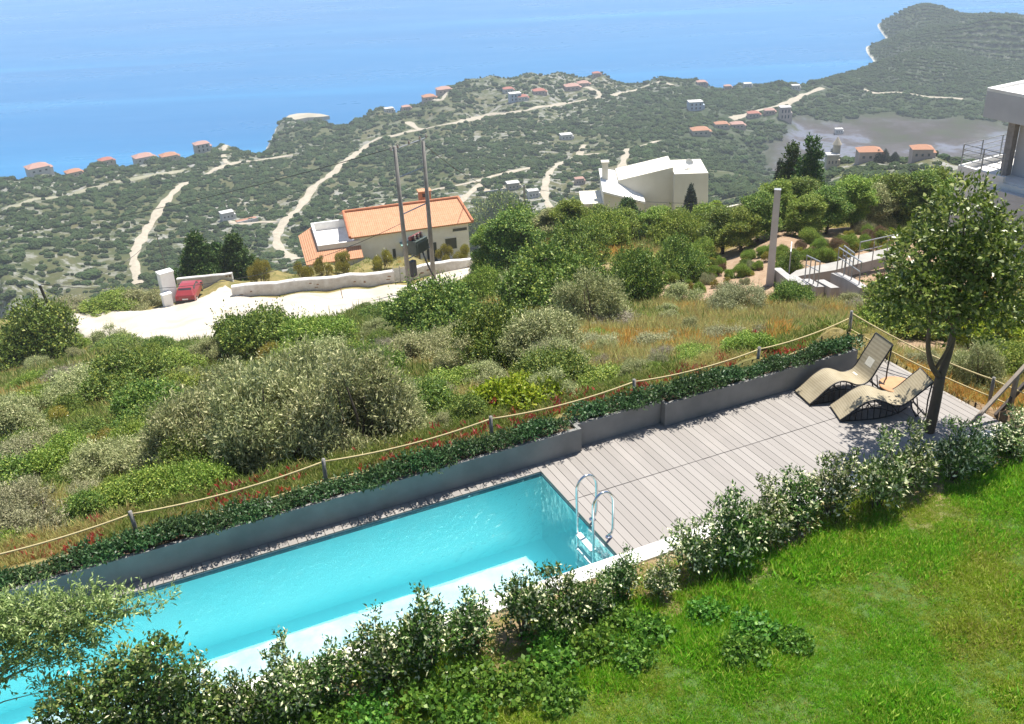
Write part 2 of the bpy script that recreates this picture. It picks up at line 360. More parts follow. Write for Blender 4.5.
# ------------------------------------------------------------------ far tracks (draped strips)
M_track = simple('pale_track', (.40,.35,.27), (.31,.27,.2), .4, .95)
M_faint = simple('grassy_track', (.3,.27,.19), (.2,.2,.12), .2, .95)
def smooth_line(P, step):
    out = []
    n = len(P)
    for i in range(n-1):
        p0, p1, p2, p3 = P[max(i-1,0)], P[i], P[i+1], P[min(i+2,n-1)]
        k = max(2, int((p2-p1).length/step))
        for j in range(k):
            t = j/k; out.append(.5*((2*p1)+(p2-p0)*t+(2*p0-5*p1+4*p2-p3)*t*t+(3*p1-p0-3*p2+p3)*t**3))
    out.append(P[-1]); return out
TRACKS = []
def track(name, pix, w, mat, dmin=300, lift=.35, step=6):
    P = [hit(x, y, dmin) for x, y in pix]; P = [p for p in P if p is not None]
    Lp = smooth_line(P, step); V = []; Fc = []
    for i, p in enumerate(Lp):
        t = Lp[min(i+1,len(Lp)-1)]-Lp[max(i-1,0)]; n = Vector((-t.y, t.x, 0)).normalized()
        ww = w*(1+.25*math.sin(i*1.7)+.15*math.sin(i*.63+1))
        for k in (-1,-.33,.33,1):
            q = p+n*(k*ww*.42); V.append((q.x, q.y, gridz(q.x,q.y)+(lift if abs(k)<.9 else lift*.4)))
        if i: Fc += [((i-1)*4+k, (i-1)*4+k+1, i*4+k+1, i*4+k) for k in range(3)]
    TRACKS.append((np.array([(p.x,p.y) for p in Lp]), w))
    m = MB(); m.add(V, [f[::-1] for f in Fc]); o = m.build(name, mat, smooth=True); tag(o, kind='structure'); return o
track('dirt_track', [(139,284),(134,256),(143,237),(152,222),(173,193),(187,183),(205,176),(228,165),(255,161),(293,155)], 4.6, M_track)
track('dirt_track', [(228,164),(224,151),(237,146)], 4, M_track)
track('dirt_track', [(296,260),(281,250),(277,236),(286,219),(312,189),(339,166),(370,143),(398,135),(422,130),(455,123),(485,116),(509,113),(535,108),(563,104),(591,99),(600,96),(593,90),(582,86)], 5, M_track)
track('dirt_track', [(380,205),(410,196),(450,187),(478,181),(511,172),(542,167),(560,163),(579,156),(600,154)], 4, M_track)
track('dirt_track', [(579,156),(584,145)], 4, M_track)
track('dirt_track', [(560,163),(550,172),(546,182),(545,196),(551,210)], 4, M_track)
track('dirt_track', [(481,184),(469,194),(458,205)], 3.6, M_track)
track('dirt_track', [(628,149),(623,163),(620,178)], 5, M_track)
track('dirt_track', [(638,148),(661,141)], 4, M_track)
track('dirt_track', [(612,96),(639,89),(674,86)], 5, M_track)
track('dirt_track', [(731,119),(746,115),(760,110),(777,106),(793,100),(807,94),(822,88)], 6, M_track)
track('dirt_track', [(408,122),(423,130)], 6, M_track)
track('dirt_track', [(417,105),(442,100),(450,88)], 4, M_track)
track('grass_track', [(5,209),(20,205),(50,198),(79,192),(102,186),(132,180),(164,174),(185,170)], 6, M_faint)
track('grass_track', [(864,89),(900,93),(927,97),(963,99)], 5, M_track)
track('grass_track', [(230,222),(245,224),(262,222),(278,222)], 3.5, M_track)

# ------------------------------------------------------------------ far scrub: one mass built with geometry nodes
M_far = foliage('far_scrub_leaves', (.017,.036,.011), (.036,.060,.018), rough=.9, trans=.0, spec=.1, vary=1.0)
_N, _L = M_far.node_tree.nodes, M_far.node_tree.links; _P = _N['Principled BSDF']
_n = noise(_N, _L, 5.5, 6, .75); bump(_N, _L, _P, _n, 1.0, .35)
_hs = _P.inputs['Base Color'].links[0].from_node
_c = mix(_N, _L, ramp(_N, _L, _n, [(.40,(0,0,0)),(.62,(.8,.8,.8))]), _hs.outputs[0], (.068,.092,.032)); _L.new(_c, _P.inputs['Base Color'])
def lump_mesh(seed, sub=3):
    import bmesh
    bm = bmesh.new(); r = random.Random(seed)
    for k in range(r.randint(2,4)):
        c = Vector((r.uniform(-.35,.35), r.uniform(-.35,.35), r.uniform(.12,.3))); s_ = r.uniform(.28,.46)
        b2 = bmesh.ops.create_icosphere(bm, subdivisions=sub, radius=1)['verts']
        for v_ in b2:
            p = v_.co.copy(); n_ = math.sin(p.x*7+seed)*math.sin(p.y*8+k)*math.sin(p.z*6+2)*.2+math.sin(p.x*15+k)*math.sin(p.y*17)*math.sin(p.z*14+seed)*.16+r.uniform(-.09,.09)
            p *= (1+n_)*s_; p.z *= .85; v_.co = p+c
    me = bpy.data.meshes.new('far_bush'); bm.to_mesh(me); bm.free(); me.materials.append(M_far); return me
def scatter_points():
    P = []; S = []
    lands = rng.uniform(0, 1, (150000, 2)); a = R(-34)+lands[:,0]*R(68); d = np.sqrt(235**2+lands[:,1]*(1400**2-235**2))
    x, y = d*np.sin(a), d*np.cos(a)
    a2 = R(16)+rng.uniform(size=70000)*R(17); d2_ = np.sqrt(840**2+rng.uniform(size=70000)*(1380**2-840**2)); a = np.concatenate([a,a2]); d = np.concatenate([d,d2_])
    x, y = d*np.sin(a), d*np.cos(a)
    ai = np.clip(((a-AZ[0])/(AZ[1]-AZ[0])).round().astype(int), 0, NA-1); di = np.clip(((np.log(d)-LD[0])/(LD[1]-LD[0])).round().astype(int), 0, ND-1)
    z = GZ[di, ai]; lk = zc.reshape(ND,NA,4)[di, ai, 1]
    dens = np.clip(.68+fbm(x/60,y/60,4,31)*.9+fbm(x/16,y/16,2,33)*.5+np.clip((a-R(3))/R(8),0,1)*.28, .05, .97)
    ok = (z > SEA+2.5) & (lk < .35) & (rng.uniform(size=len(a)) < dens)
    for T, w in TRACKS:
        idx = np.where(ok)[0]
        if len(idx) == 0: continue
        dm = np.min(np.hypot(x[idx,None]-T[None,:,0], y[idx,None]-T[None,:,1]), axis=1); ok[idx[dm < w*.5+1.6]] = False
    for hx, hy, hw in HOUSE_KEEP:
        k_ = 1-.6*hw/math.hypot(hx,hy); ok &= (np.hypot(x-hx,y-hy) > hw*.75+2.5)&(np.hypot(x-hx*k_,y-hy*k_) > hw*.55+1.5)
    P = np.stack([x,y,z],1)[ok]; sz = (rng.gamma(4, .5, ok.sum())+.8)*np.where(d[ok] > 850, .6, 1)
    return P, np.clip(sz, 1.0, 6.5)
HOUSE_KEEP = []

# ------------------------------------------------------------------ lights, world, haze
SUN = Vector((.22,.32,1)).normalized()
el = math.asin(SUN.z); azs = math.atan2(SUN.x, SUN.y)
sl = bpy.data.lights.new('sun', 'SUN'); sl.energy = 5.0; sl.angle = R(.53); sl.color = (1,.955,.88)
so = bpy.data.objects.new('sun', sl); COL.objects.link(so); so.rotation_euler = SUN.to_track_quat('Z','Y').to_euler(); so.location = (20,20,40)
wd = bpy.data.worlds.new('World'); scene.world = wd; wd.use_nodes = True
wn, wl = wd.node_tree.nodes, wd.node_tree.links
sky = wn.new('ShaderNodeTexSky'); sky.sky_type = 'NISHITA'; sky.sun_disc = False; sky.sun_elevation = el; sky.sun_rotation = azs
sky.altitude = 200; sky.air_density = 1.0; sky.dust_density = .6; sky.ozone_density = 1.2
wl.new(sky.outputs[0], wn['Background'].inputs['Color']); wn['Background'].inputs['Strength'].default_value = .085
hz = bpy.data.materials.new('haze_air'); hz.use_nodes = True; hn = hz.node_tree.nodes; hn.remove(hn['Principled BSDF'])
pv = hn.new('ShaderNodeVolumePrincipled'); pv.inputs['Color'].default_value = (.80,.88,1,1); pv.inputs['Density'].default_value = .00025; pv.inputs['Anisotropy'].default_value = .2
hz.node_tree.links.new(pv.outputs[0], hn['Material Output'].inputs['Volume'])
h = MB(); h.box(-8000,8000,-60,10000,SEA-25,16); tag(h.build('haze', hz), kind='stuff')
# ================================================================== TERRACE
T0 = W(0,0,0)
def L2W(name_parent=None): pass
def tobj(mb, name, mat, parent=None, **k):
    """place a mesh modelled in terrace coordinates (x=u, y=-v)"""
    o = mb.build(name, mat, parent, **k)
    if parent is None: o.location = T0; o.rotation_euler.z = TA
    return o
def tthing(name, u, v, z, label, cat, group=None, rz=0): return thing(name, W(u,v,z), TA+rz, label, cat, group)

def deck_material():
    m, N, L, P = nodes('deck_boards')
    g = N.new('ShaderNodeNewGeometry'); tc = N.new('ShaderNodeTexCoord'); mp = N.new('ShaderNodeMapping'); mp.inputs['Scale'].default_value = (14, 1.2, 1)
    L.new(tc.outputs['Object'], mp.inputs[0])
    c = ramp(N, L, g.outputs['Random Per Island'], [(0,(.225,.208,.19)),(.5,(.255,.236,.217)),(1,(.285,.265,.244))])
    f = noise(N, L, 3, 6, .7, vec=mp.outputs[0]); c = mix(N, L, mth(N,L,'MULTIPLY',f,.35), c, (.26,.22,.19))
    f2 = noise(N, L, .9, 4, .6); c = mix(N, L, ramp(N,L,f2,[(.55,(0,0,0)),(.8,(.35,.35,.35))]), c, (.36,.32,.29))
    L.new(c, P.inputs['Base Color']); P.inputs['Roughness'].default_value = .62; bump(N, L, P, f, .3, .004)
    return m
M_deck = deck_material()
M_dark = simple('deck_underside', (.20,.175,.155), (.16,.14,.125))
M_conc = simple('planter_render', (.27,.26,.245), (.20,.195,.185), 1.7, .85, bmp=.25, bscale=40, bd=.004)
M_white = simple('white_render', (.80,.79,.76), (.70,.68,.64), 2.2, .8, bmp=.2, bscale=30, bd=.004)
M_soil = simple('planting_soil', (.10,.065,.04), (.16,.11,.07), 5, .95, bmp=.8, bscale=25, bd=.02)
boards = MB(); rr = random.Random(3)
def board(u0, u1, v0, v1):
    z = rr.uniform(-.0015,.0015); e = .0015
    boards.box(u0, u1, -v1, -v0, -.03, z, top=(u0+e,u1-e,-v1+e,-v0-e))
pitch = .146; u = .03
while u < 7.95:
    w = min(pitch-.0055, 7.96-u)
    vb = -.42 if u < 2.68 else -.26
    if u+w > 7.13: vb = -.92
    board(u, u+w, vb, .962); board(u, u+w, .974, 2.60); u += pitch
u = .03-pitch
while u > -12: board(u, u+pitch-.0055, -.26, -.03); u -= pitch
deck = tobj(boards, 'pool_deck', M_deck); tag(deck, kind='structure')
b = MB(); b.box(.03,7.93,-2.6,.27,-1.9,-.034); b.box(7.14,7.94,.271,.90,-1.9,-.035); b.box(-12,.03,.03,.27,-1.9,-.036)
tag(tobj(b, 'deck_base', M_dark), kind='structure')
b = MB(); b.box(7.945,8.0,-2.6,.93,-1.9,-.004); tag(tobj(b, 'deck_edge', simple('deck_fascia',(.36,.33,.3))), kind='structure')

# ---- swimming pool
PL = -11.5
pool = tthing('swimming_pool', 0, 0, 0, 'long bright blue swimming pool with a white shallow ledge beside the board deck', 'swimming pool')
def basin_mat():
    m, N, L, P = nodes('pool_lining'); f = noise(N, L, 1.2, 4)
    L.new(ramp(N, L, f, [(.3,(.40,.93,.97)),(.7,(.52,.96,.98))]), P.inputs['Base Color']); P.inputs['Roughness'].default_value = .5; return m
b = MB(); x0, x1, y0, y1, zb, zt = PL, 0, -2.62, 0, -1.40, -.004
b.add([(x0,y0,zb-.05),(x1,y0,zb-.05),(x1,y1,zb),(x0,y1,zb),(x0,y0,zt),(x1,y0,zt),(x1,y1,zt),(x0,y1,zt)], [(0,1,2,3),(0,4,5,1),(1,5,6,2),(2,6,7,3),(3,7,4,0)])
b.build('basin', basin_mat(), pool)
b = MB(); b.box(PL,-.006,-.006,-.0005,-.075,-.006); b.box(-.006,-.0005,-2.6,-.0065,-.075,-.007)  # dark strip stands in for shade on the basin rim above the water
b.build('rim_shade_band', simple('rim_shade_paint', (.05,.09,.13), (.035,.07,.11), 9, .35), pool)
# shallow white ledge along the near side, its edge softly irregular
n = 520; edge = []
for i in range(n+1):
    x = PL+(-.98-PL)*i/n; edge.append((x, -1.66+.008*math.sin(x*9)+.012*math.sin(x*3.7+1)+.035*float(fbm(np.array(x*5.1),np.array(2.),4,5))))
poly = [(PL,-2.615),(-1.06,-2.615),(-1.02,-2.3)]+[(x,y) for x,y in reversed(edge)]
b = MB(); n_ = len(poly); top = [(x, y-(.17 if k > 2 else 0)) for k, (x, y) in enumerate(poly)]; top[2] = (-1.16,-2.3); top[1] = (-1.18,-2.615)
b.add([(x,y,-1.6) for x,y in poly]+[(x,y,-.36) for x,y in poly]+[(x if k < 3 else min(x,-1.16),y,-.12) for k,(x,y) in enumerate(top)], [(i,(i+1)%n_,n_+(i+1)%n_,n_+i) for i in range(n_)]+[(n_+i,n_+(i+1)%n_,2*n_+(i+1)%n_,2*n_+i) for i in range(n_)]+[tuple(range(2*n_,3*n_))])
b.build('ledge', simple('ledge_plaster', (.42,.56,.60), (.27,.47,.55), 2.2, .6), pool)
def water_mat():
    m, N, L, P = nodes('pool_water'); N.remove(P); out = N['Material Output']
    fr = N.new('ShaderNodeFresnel'); fr.inputs['IOR'].default_value = 1.33
    bp = N.new('ShaderNodeBump'); bp.inputs['Strength'].default_value = .5; bp.inputs['Distance'].default_value = .05
    L.new(noise(N, L, 5.5, 4, .55), bp.inputs['Height']); L.new(bp.outputs[0], fr.inputs['Normal'])
    gl = N.new('ShaderNodeBsdfGlossy'); gl.inputs['Roughness'].default_value = .03; L.new(bp.outputs[0], gl.inputs['Normal'])
    tr = N.new('ShaderNodeBsdfTransparent'); ms = N.new('ShaderNodeMixShader')
    L.new(fr.outputs[0], ms.inputs[0]); L.new(tr.outputs[0], ms.inputs[1]); L.new(gl.outputs[0], ms.inputs[2]); L.new(ms.outputs[0], out.inputs['Surface'])
    va = N.new('ShaderNodeVolumeAbsorption'); va.inputs['Color'].default_value = (.03,.855,.99,1); va.inputs['Density'].default_value = .22
    vs = N.new('ShaderNodeVolumeScatter'); vs.inputs['Color'].default_value = (.13,.82,1,1); vs.inputs['Density'].default_value = .34; vs.inputs['Anisotropy'].default_value = .1
    ad = N.new('ShaderNodeAddShader'); L.new(va.outputs[0], ad.inputs[0]); L.new(vs.outputs[0], ad.inputs[1]); L.new(ad.outputs[0], out.inputs['Volume']); return m
b = MB(); b.box(PL+.004,-.008,-2.612,-.008,-1.7,-.032); b.build('water', water_mat(), pool)
b = MB(); b.box(PL,7.95,-2.92,-2.622,-.35,.07)
cp = b.build('coping', M_white, pool, bevel=.012)

# ---- pool ladder
M_chrome = simple('polished_steel', (.72,.74,.76), (.6,.63,.66), 3, .18, metal=1)
M_step = simple('ladder_tread', (.8,.82,.82), (.72,.75,.76), 8, .5)
lad = tthing('pool_ladder', 0, 1.85, 0, 'shiny steel pool ladder with two arched rails on the right pool edge', 'pool ladder')
for vv in (.26,-.26):
    P = [(-.14,vv,-1.15),(-.14,vv,-.3),(-.14,vv,.55)]+[(.035-.175*math.cos(t), vv, .62+.24*math.sin(t)) for t in np.linspace(.15,math.pi-.15,14)]+[(.21,vv,.5),(.205,vv,.16),(.185,vv,.07),(.12,vv,.03)]
    b = MB(); b.tube(P, .021, 12); rail = b.build('rail', M_chrome, lad, smooth=True)
    b = MB(); b.lathe([(.05,.0),(.05,.012),(.026,.022)], 16, (.13,vv)); b.build('flange', M_chrome, rail)
for zz in (-.16,-.44,-.72):
    b = MB(); b.box(-.19,-.085,-.25,.25,zz-.03,zz); b.build('tread', M_step, lad, bevel=.008)

# ---- planters along the outer edge
M_leafp = foliage('bedding_leaves', (.03,.075,.02), (.075,.15,.045), (.12,.2,.07), rough=.45, trans=.25)
PLN = []
for (u0, u1, vf, lab) in ((-13, .95, -.27, 'long low rendered planter along the outer pool edge, lowest and leftmost of the row'), (.953, 2.677, -.42, 'short set-back middle planter between the long pool planter and the deck planter'), (2.68, 7.14, -.28, 'rendered planter along the outer deck edge behind the sunloungers')):
    t = tthing('planter', (u0+u1)/2, vf, 0, lab, 'planter', 'rendered planters along the outer edge'); h = (u1-u0)/2; dep = .62+vf+.0
    dep = -vf*-1; d_ = .66-(-vf)
    b = MB(); y1 = .66+vf   # thickness outward
    b.box(-h,h,0,.07,-.4,.46); b.box(-h,-h+.07,.0705,y1,-.4,.459); b.box(h-.07,h,.0705,y1,-.4,.459); b.box(-h,h,y1+.0005,y1+.06,-1.0,.455)
    b.build('wall', M_conc, t, bevel=.006)
    b = MB(); b.box(-h+.0705,h-.0705,.071,y1-.001,-.3,.40); b.build('soil', M_soil, t)
    PLN.append((t, u0, u1, vf))

# flower bed strip behind the planters
bed = []; uu = np.linspace(-15,7.0,180)
for v, z in ((-.665,.36),(-1.0,.36),(-1.5,.30),(-2.1,.0),(-2.6,-.6)):
    for u in uu:
        p = W(u,v,0); zg = gridz(p.x,p.y)+.07; k = {-.665:0,-1.0:.3,-1.5:.8,-2.1:1,-2.6:1}[v]
        bed.append((u,-v-.12*(v<-.9)*math.sin(u*1.3), (.35*(1 if u < 5.5 else max(0,(7-u)/1.5)))*(1-k)+zg*k-(.15 if v < -2.5 else 0)+.02*math.sin(u*2.3+v*3)))
ii = (np.arange(4)[:,None]*180+np.arange(179)[None]).ravel()
M_bed = simple('flower_bed_soil', (.14,.10,.055), (.10,.095,.035), 3, .95, bmp=.7, bscale=18, bd=.03)
o = npmesh('flower_bed', np.array(bed), np.stack([ii,ii+1,ii+181,ii+180],1), M_bed, smooth=True); o.location = T0; o.rotation_euler.z = TA; tag(o, kind='structure')

# ---- rope fence
M_post = simple('weathered_post', (.24,.225,.205), (.16,.15,.135), 6, .85, bmp=.5, bscale=20, bd=.01)
M_rope = simple('sisal_rope', (.50,.42,.22), (.42,.34,.17), 60, .9, bmp=.8, bscale=160, bd=.006)
fence = tthing('rope_fence', -.5, -.78, 0, 'rope fence of slim posts with two sagging ropes behind the planters and deck end', 'fence')
pu = [(-12.3,-.78,.40),(-9.35,-.78,.40),(-6.45,-.78,.40),(-3.49,-.80,.40),(-.55,-.76,.38),(2.31,-.74,.36),(5.06,-.74,.33),(7.55,-.99,.0),(8.42,1.85,-.12),(8.9,4.6,0)]
tops = []
for i, (u, v, z) in enumerate(pu):
    hgt = .50 if i < 7 else (.93 if i == 7 else .62)
    x, y = u+.5, -(v+.78); lean = .02*math.sin(i*2.3)
    b = MB(); b.tube([(x,y,z-.9),(x+lean*.3,y,z+hgt*.5),(x+lean,y,z+hgt)], [.034,.033,.03], 10); b.build('post', M_post, fence, smooth=True)
    tops.append(Vector((x+lean,y,z+hgt)))
for i in range(len(tops)-1):
    for dz, sag in ((-.05,.09),(-.40,.06)):
        a, c = tops[i]+Vector((0,0,dz)), tops[i+1]+Vector((0,0,dz))
        if i == 6: c = c-Vector((0,0,.1 if dz > -.2 else .0))
        L_ = (c-a).length; sg = sag*(L_/2.9)**1.5
        b = MB(); b.tube([a.lerp(c,t)-Vector((0,0,sg*4*t*(1-t))) for t in np.linspace(0,1,15)], .014, 6); b.build('rope', M_rope, fence, smooth=True)

# ---- handrail of the steps at the right end
M_oldwood = simple('grey_handrail_wood', (.30,.25,.20), (.2,.165,.13), 5, .8, bmp=.4, bscale=25, bd=.008)
M_rail2 = simple('dark_rail_wood', (.07,.05,.04), (.045,.034,.028), 5, .7)
hr = tthing('stair_handrail', 7.4, 2.36, .05, 'grey wooden stair handrail rising from the right end of the deck', 'handrail')
def beam(a, c, w, hh, mat, name):
    a, c = Vector(a), Vector(c); d = (c-a).normalized(); sd = d.cross(Vector((0,0,1))).normalized()*w/2; up = sd.cross(d).normalized()*hh/2
    V = [a-sd-up, a+sd-up, a+sd+up, a-sd+up, c-sd-up, c+sd-up, c+sd+up, c-sd+up]
    b = MB(); b.add(V, [(0,1,2,3),(7,6,5,4),(0,4,5,1),(1,5,6,2),(2,6,7,3),(3,7,4,0)]); return b.build(name, mat, hr, bevel=.005)
beam((0,0,.02),(1.95,.14,1.32),.07,.05,M_oldwood,'top_rail')
beam((.62,.03,-.02),(2.0,.16,.86),.05,.10,M_rail2,'lower_rail')
for x, z0, z1 in ((1.02,-.7,.68),(1.9,-.7,1.27)):
    b = MB(); b.box(x-.035,x+.035,.03,.10,z0,z1); b.build('post', M_oldwood, hr, bevel=.005)

# ---- sun loungers
M_steel = simple('black_steel', (.018,.017,.018), (.03,.027,.025), 8, .45)
def mat_weave():
    m, N, L, P = nodes('woven_mat'); tc = N.new('ShaderNodeTexCoord')
    w = N.new('ShaderNodeTexWave'); w.inputs['Scale'].default_value = 11; w.inputs['Distortion'].default_value = .6; w.bands_direction = 'Y'; L.new(tc.outputs['Object'], w.inputs['Vector'])
    w2 = N.new('ShaderNodeTexWave'); w2.inputs['Scale'].default_value = 9; w2.bands_direction = 'X'; L.new(tc.outputs['Object'], w2.inputs['Vector'])
    c = ramp(N, L, noise(N, L, 5, 5), [(.35,(.26,.225,.15)),(.65,(.34,.30,.21))])
    c = mix(N, L, mth(N,L,'MULTIPLY',w.outputs['Fac'],.6), c, (.27,.2,.1)); c = mix(N, L, mth(N,L,'MULTIPLY',w2.outputs['Fac'],.2), c, (.7,.6,.42))
    L.new(c, P.inputs['Base Color']); P.inputs['Roughness'].default_value = .75; bump(N, L, P, w.outputs['Fac'], .5, .006); return m
M_mat = mat_weave(); M_patch = simple('pale_mat_patch', (.72,.67,.55), (.62,.57,.45), 30, .8)
def lounger(u, v, ang, headz, label, patchy):
    t = thing('sun_lounger', W(u,v,0), ang, label, 'sun lounger', 'curved sunloungers on the deck')
    key = [(0,.05),(.16,.17),(.34,.32),(.52,.415),(.66,.42),(.8,.365),(.95,.29),(1.1,.28),(1.24,.36),(1.4,.36+.42*(headz-.36)),(1.54,.36+.78*(headz-.36)),(1.62,headz)]
    P = smooth_line([Vector((x,0,z)) for x, z in key], .04)
    wid = .54
    b = MB(); th = .018; V = []; n = len(P)
    for p in P:
        for y in (0, wid): V += [(p.x,y,p.z),(p.x,y,p.z-th)]
    Fc = []
    for i in range(n-1):
        a = i*4; c = a+4; Fc += [(a,c,c+2,a+2),(a+1,a+3,c+3,c+1),(a,a+1,c+1,c),(a+2,c+2,c+3,a+3)]
    Fc += [(0,2,3,1),(n*4-4,n*4-3,n*4-1,n*4-2)]
    b.add(V, Fc); seat = b.build('mat', M_mat, t)
    if patchy:
        b = MB()
        for s0, s1, y0, y1 in ((1.30,1.42,.16,.36),(1.12,1.2,.3,.44)):
            q = [p for p in P if s0 <= p.x <= s1]
            V = []
            for p in q: V += [(p.x,y0,p.z+.004),(p.x,y1,p.z+.004)]
            b.add(V, [(2*i,2*i+2,2*i+3,2*i+1) for i in range(len(q)-1)])
            b.build('pale_patch', M_patch, seat); b = MB()
    for y in (-.008, wid+.008):
        b = MB(); b.tube([(p.x,y,p.z-.01) for p in P], .015, 8)
        # bow-shaped lower rail on the ground and the struts up to the seat rail
        low = [Vector((x,y,z)) for x, z in ((.02,.03),(.12,.025),(.3,.02),(.5,.02),(.7,.03),(.9,.07),(1.08,.13),(1.2,.22))]
        arc = [Vector((x,y,z)) for x, z in ((.10,.09),(.26,.18),(.42,.235),(.58,.245),(.74,.225),(.9,.17),(1.02,.11))]
        b.tube(smooth_line(low,.05), .012, 6); b.tube(smooth_line(arc,.05), .010, 6)
        for x in np.linspace(.16,1.06,9):
            zt_ = np.interp(x, [p.x for p in P], [p.z for p in P])-.02; b.tube([(x,y,.03+max(0,x-.8)*.25),(x+.02*math.sin(x*9),y,zt_)], .009, 6)
        hx, hz_ = 1.60, headz-.03
        b.tube([(hx,y,hz_),(hx-.03,y,hz_*.5),(hx-.02,y,.01)], .014, 8)
        b.tube([(1.26,y,.36),(1.30,y,.2),(1.40,y,.01)], .012, 6); b.tube([(1.40,y,.01),(1.5,y,.16),(1.58,y,.02)], .010, 6); b.tube([(1.36,y,.42),(1.44,y,.02)], .010, 6)
        b.build('side_frame', M_steel, t, smooth=True)
    b = MB()
    for x, z in ((.02,.03),(.58,.24),(1.05,.12),(1.58,.02),(1.62,headz-.01)): b.tube([(x,0,z),(x,wid,z)], .011, 6); b.build('crossbar', M_steel, t, smooth=True); b = MB()
    return t
lounger(5.43, .40, R(14), 1.02, 'curved sunlounger with steep back in the outer corner of the deck beside the planter', True)
lounger(5.52, 1.12, R(2), .72, 'curved sunlounger half in tree shade beside the slim deck tree trunk', False)
# ---- round side table
M_tabwood = simple('orange_brown_wood', (.50,.27,.12), (.40,.20,.085), 4, .5, bmp=.2, bscale=30, bd=.004)
M_tabside = simple('dark_red_wood', (.10,.045,.03), (.07,.03,.02), 6, .6)
tb = tthing('side_table', 7.0, .93, 0, 'low round side table with orange brown wooden top between the two sunloungers', 'table')
b = MB(); b.lathe([(.05,.26),(.31,.262),(.325,.275),(.325,.29),(.31,.30),(.02,.301)], 32); b.build('table_top', M_tabwood, tb)
b = MB(); b.lathe([(.24,.06),(.28,.07),(.295,.2),(.295,.259)], 32); b.build('drum', M_tabside, tb, smooth=False)
for k in range(4):
    a = k*math.pi/2+.5; b = MB(); b.tube([(.24*math.cos(a),.24*math.sin(a),.07),(.25*math.cos(a),.25*math.sin(a),.0)], .022, 8); b.build('leg', M_tabside, tb)

# ================================================================== LAWN
def lawnz(u, v): return .03+max(0,v-2.9)*.075+.05*math.sin(u*.7+v*.4)*min(1,max(0,v-4))+.03*math.sin(u*1.9+1)*math.sin(v*1.4)*min(1,max(0,v-3.6))
V = []; uu = np.linspace(-16,17,166); vv = np.linspace(2.925,13,70)
for v in vv:
    for u in uu: V.append((u,-v,lawnz(u,v)))
ii = (np.arange(69)[:,None]*166+np.arange(165)[None]).ravel(); FQ = np.stack([ii,ii+1,ii+167,ii+166],1)[:, ::-1]
def lawn_material():
    m, N, L, P = nodes('lawn_soil'); tc = N.new('ShaderNodeTexCoord'); v = tc.outputs['Object']
    sx = N.new('ShaderNodeSeparateXYZ'); L.new(v, sx.inputs[0])
    n1 = noise(N, L, .8, 5, .6, vec=v); n2 = noise(N, L, 12, 4, .6, vec=v)
    g = ramp(N, L, n2, [(.3,(.045,.095,.012)),(.7,(.075,.14,.02))]); dry = ramp(N, L, n2, [(.3,(.20,.14,.07)),(.7,(.30,.22,.12))])
    e = mth(N, L, 'ADD', sx.outputs['Y'], mth(N,L,'MULTIPLY',n1,1.6))       # soil strip under the hedge
    f = ramp(N, L, mth(N, L, 'MULTIPLY_ADD', e, .5), [(.0,(0,0,0)),(.25,(1,1,1))]); f.node.inputs[0].links[0].from_node.inputs[2].default_value = 1.75
    c = mix(N, L, ramp(N,L,n1,[(.70,(0,0,0)),(.78,(1,1,1))]), g, dry); c = mix(N, L, f, c, dry)
    L.new(c, P.inputs['Base Color']); P.inputs['Roughness'].default_value = .95; bump(N, L, P, n2, .6, .03); return m
lawn = npmesh('lawn', np.array(V), FQ, lawn_material(), smooth=True); lawn.location = T0; lawn.rotation_euler.z = TA; tag(lawn, kind='structure')
#@@PART3
# ================================================================== MID DISTANCE
def hfor(base, py):
    """height whose top shows at picture row py above a measured foot"""
    lo, hi = .1, 30
    for _ in range(40):
        m = (lo+hi)/2
        if project((base.x,base.y,base.z+m))[1] > py: lo = m
        else: hi = m
    return lo
def facing(p): return -math.atan2(p.x, p.y)
M_road = simple('pale_gravel', (.54,.49,.41), (.40,.35,.28), .35, .95, bmp=.5, bscale=12, bd=.02)
pairs = [((50,320.5),(50,316)),((85,338),(90,313)),((135,345),(150,309)),((185,347),(176,303)),((235,347),(225,284)),((275,335),(250,297)),((310,323),(290,294)),((350,313),(340,290)),((390,304),(385,285)),((430,293),(425,280)),((470,281),(468,269)),((505,270),(503,261))]
EDG = []
for lo, up in pairs: EDG.append((hit(*lo,60), hit(*up,70)))
LOs = smooth_line([e[0] for e in EDG], 1e9 if False else 2.0); 
def resample(P, n):
    d = [0]
    for i in range(1,len(P)): d.append(d[-1]+(P[i]-P[i-1]).length)
    return [Vector([float(np.interp(t, d, [p[k] for p in P])) for k in range(3)]) for t in np.linspace(0, d[-1], n)]
rows = []
for i in range(len(EDG)-1):
    for t in np.linspace(0,1,8, endpoint=(i == len(EDG)-2)):
        a = EDG[i][0].lerp(EDG[i+1][0], t); c = EDG[i][1].lerp(EDG[i+1][1], t)
        rows.append([a.lerp(c,s_) for s_ in np.linspace(0,1,9)])
V = [(p.x,p.y,gridz(p.x,p.y)+(.24 if 0<k<8 else -.04)+.02*math.sin(p.x*1.7)) for r_ in rows for k, p in enumerate(r_)]
Fc = [(i*9+k, (i+1)*9+k, (i+1)*9+k+1, i*9+k+1) for i in range(len(rows)-1) for k in range(8)]
m = MB(); m.add(V, [f[::-1] for f in Fc]); o = m.build('gravel_road', M_road, smooth=True); tag(o, kind='structure')
# polygon normal check
o.data.update()
if o.data.polygons[10].normal.z < 0: o.data.flip_normals()

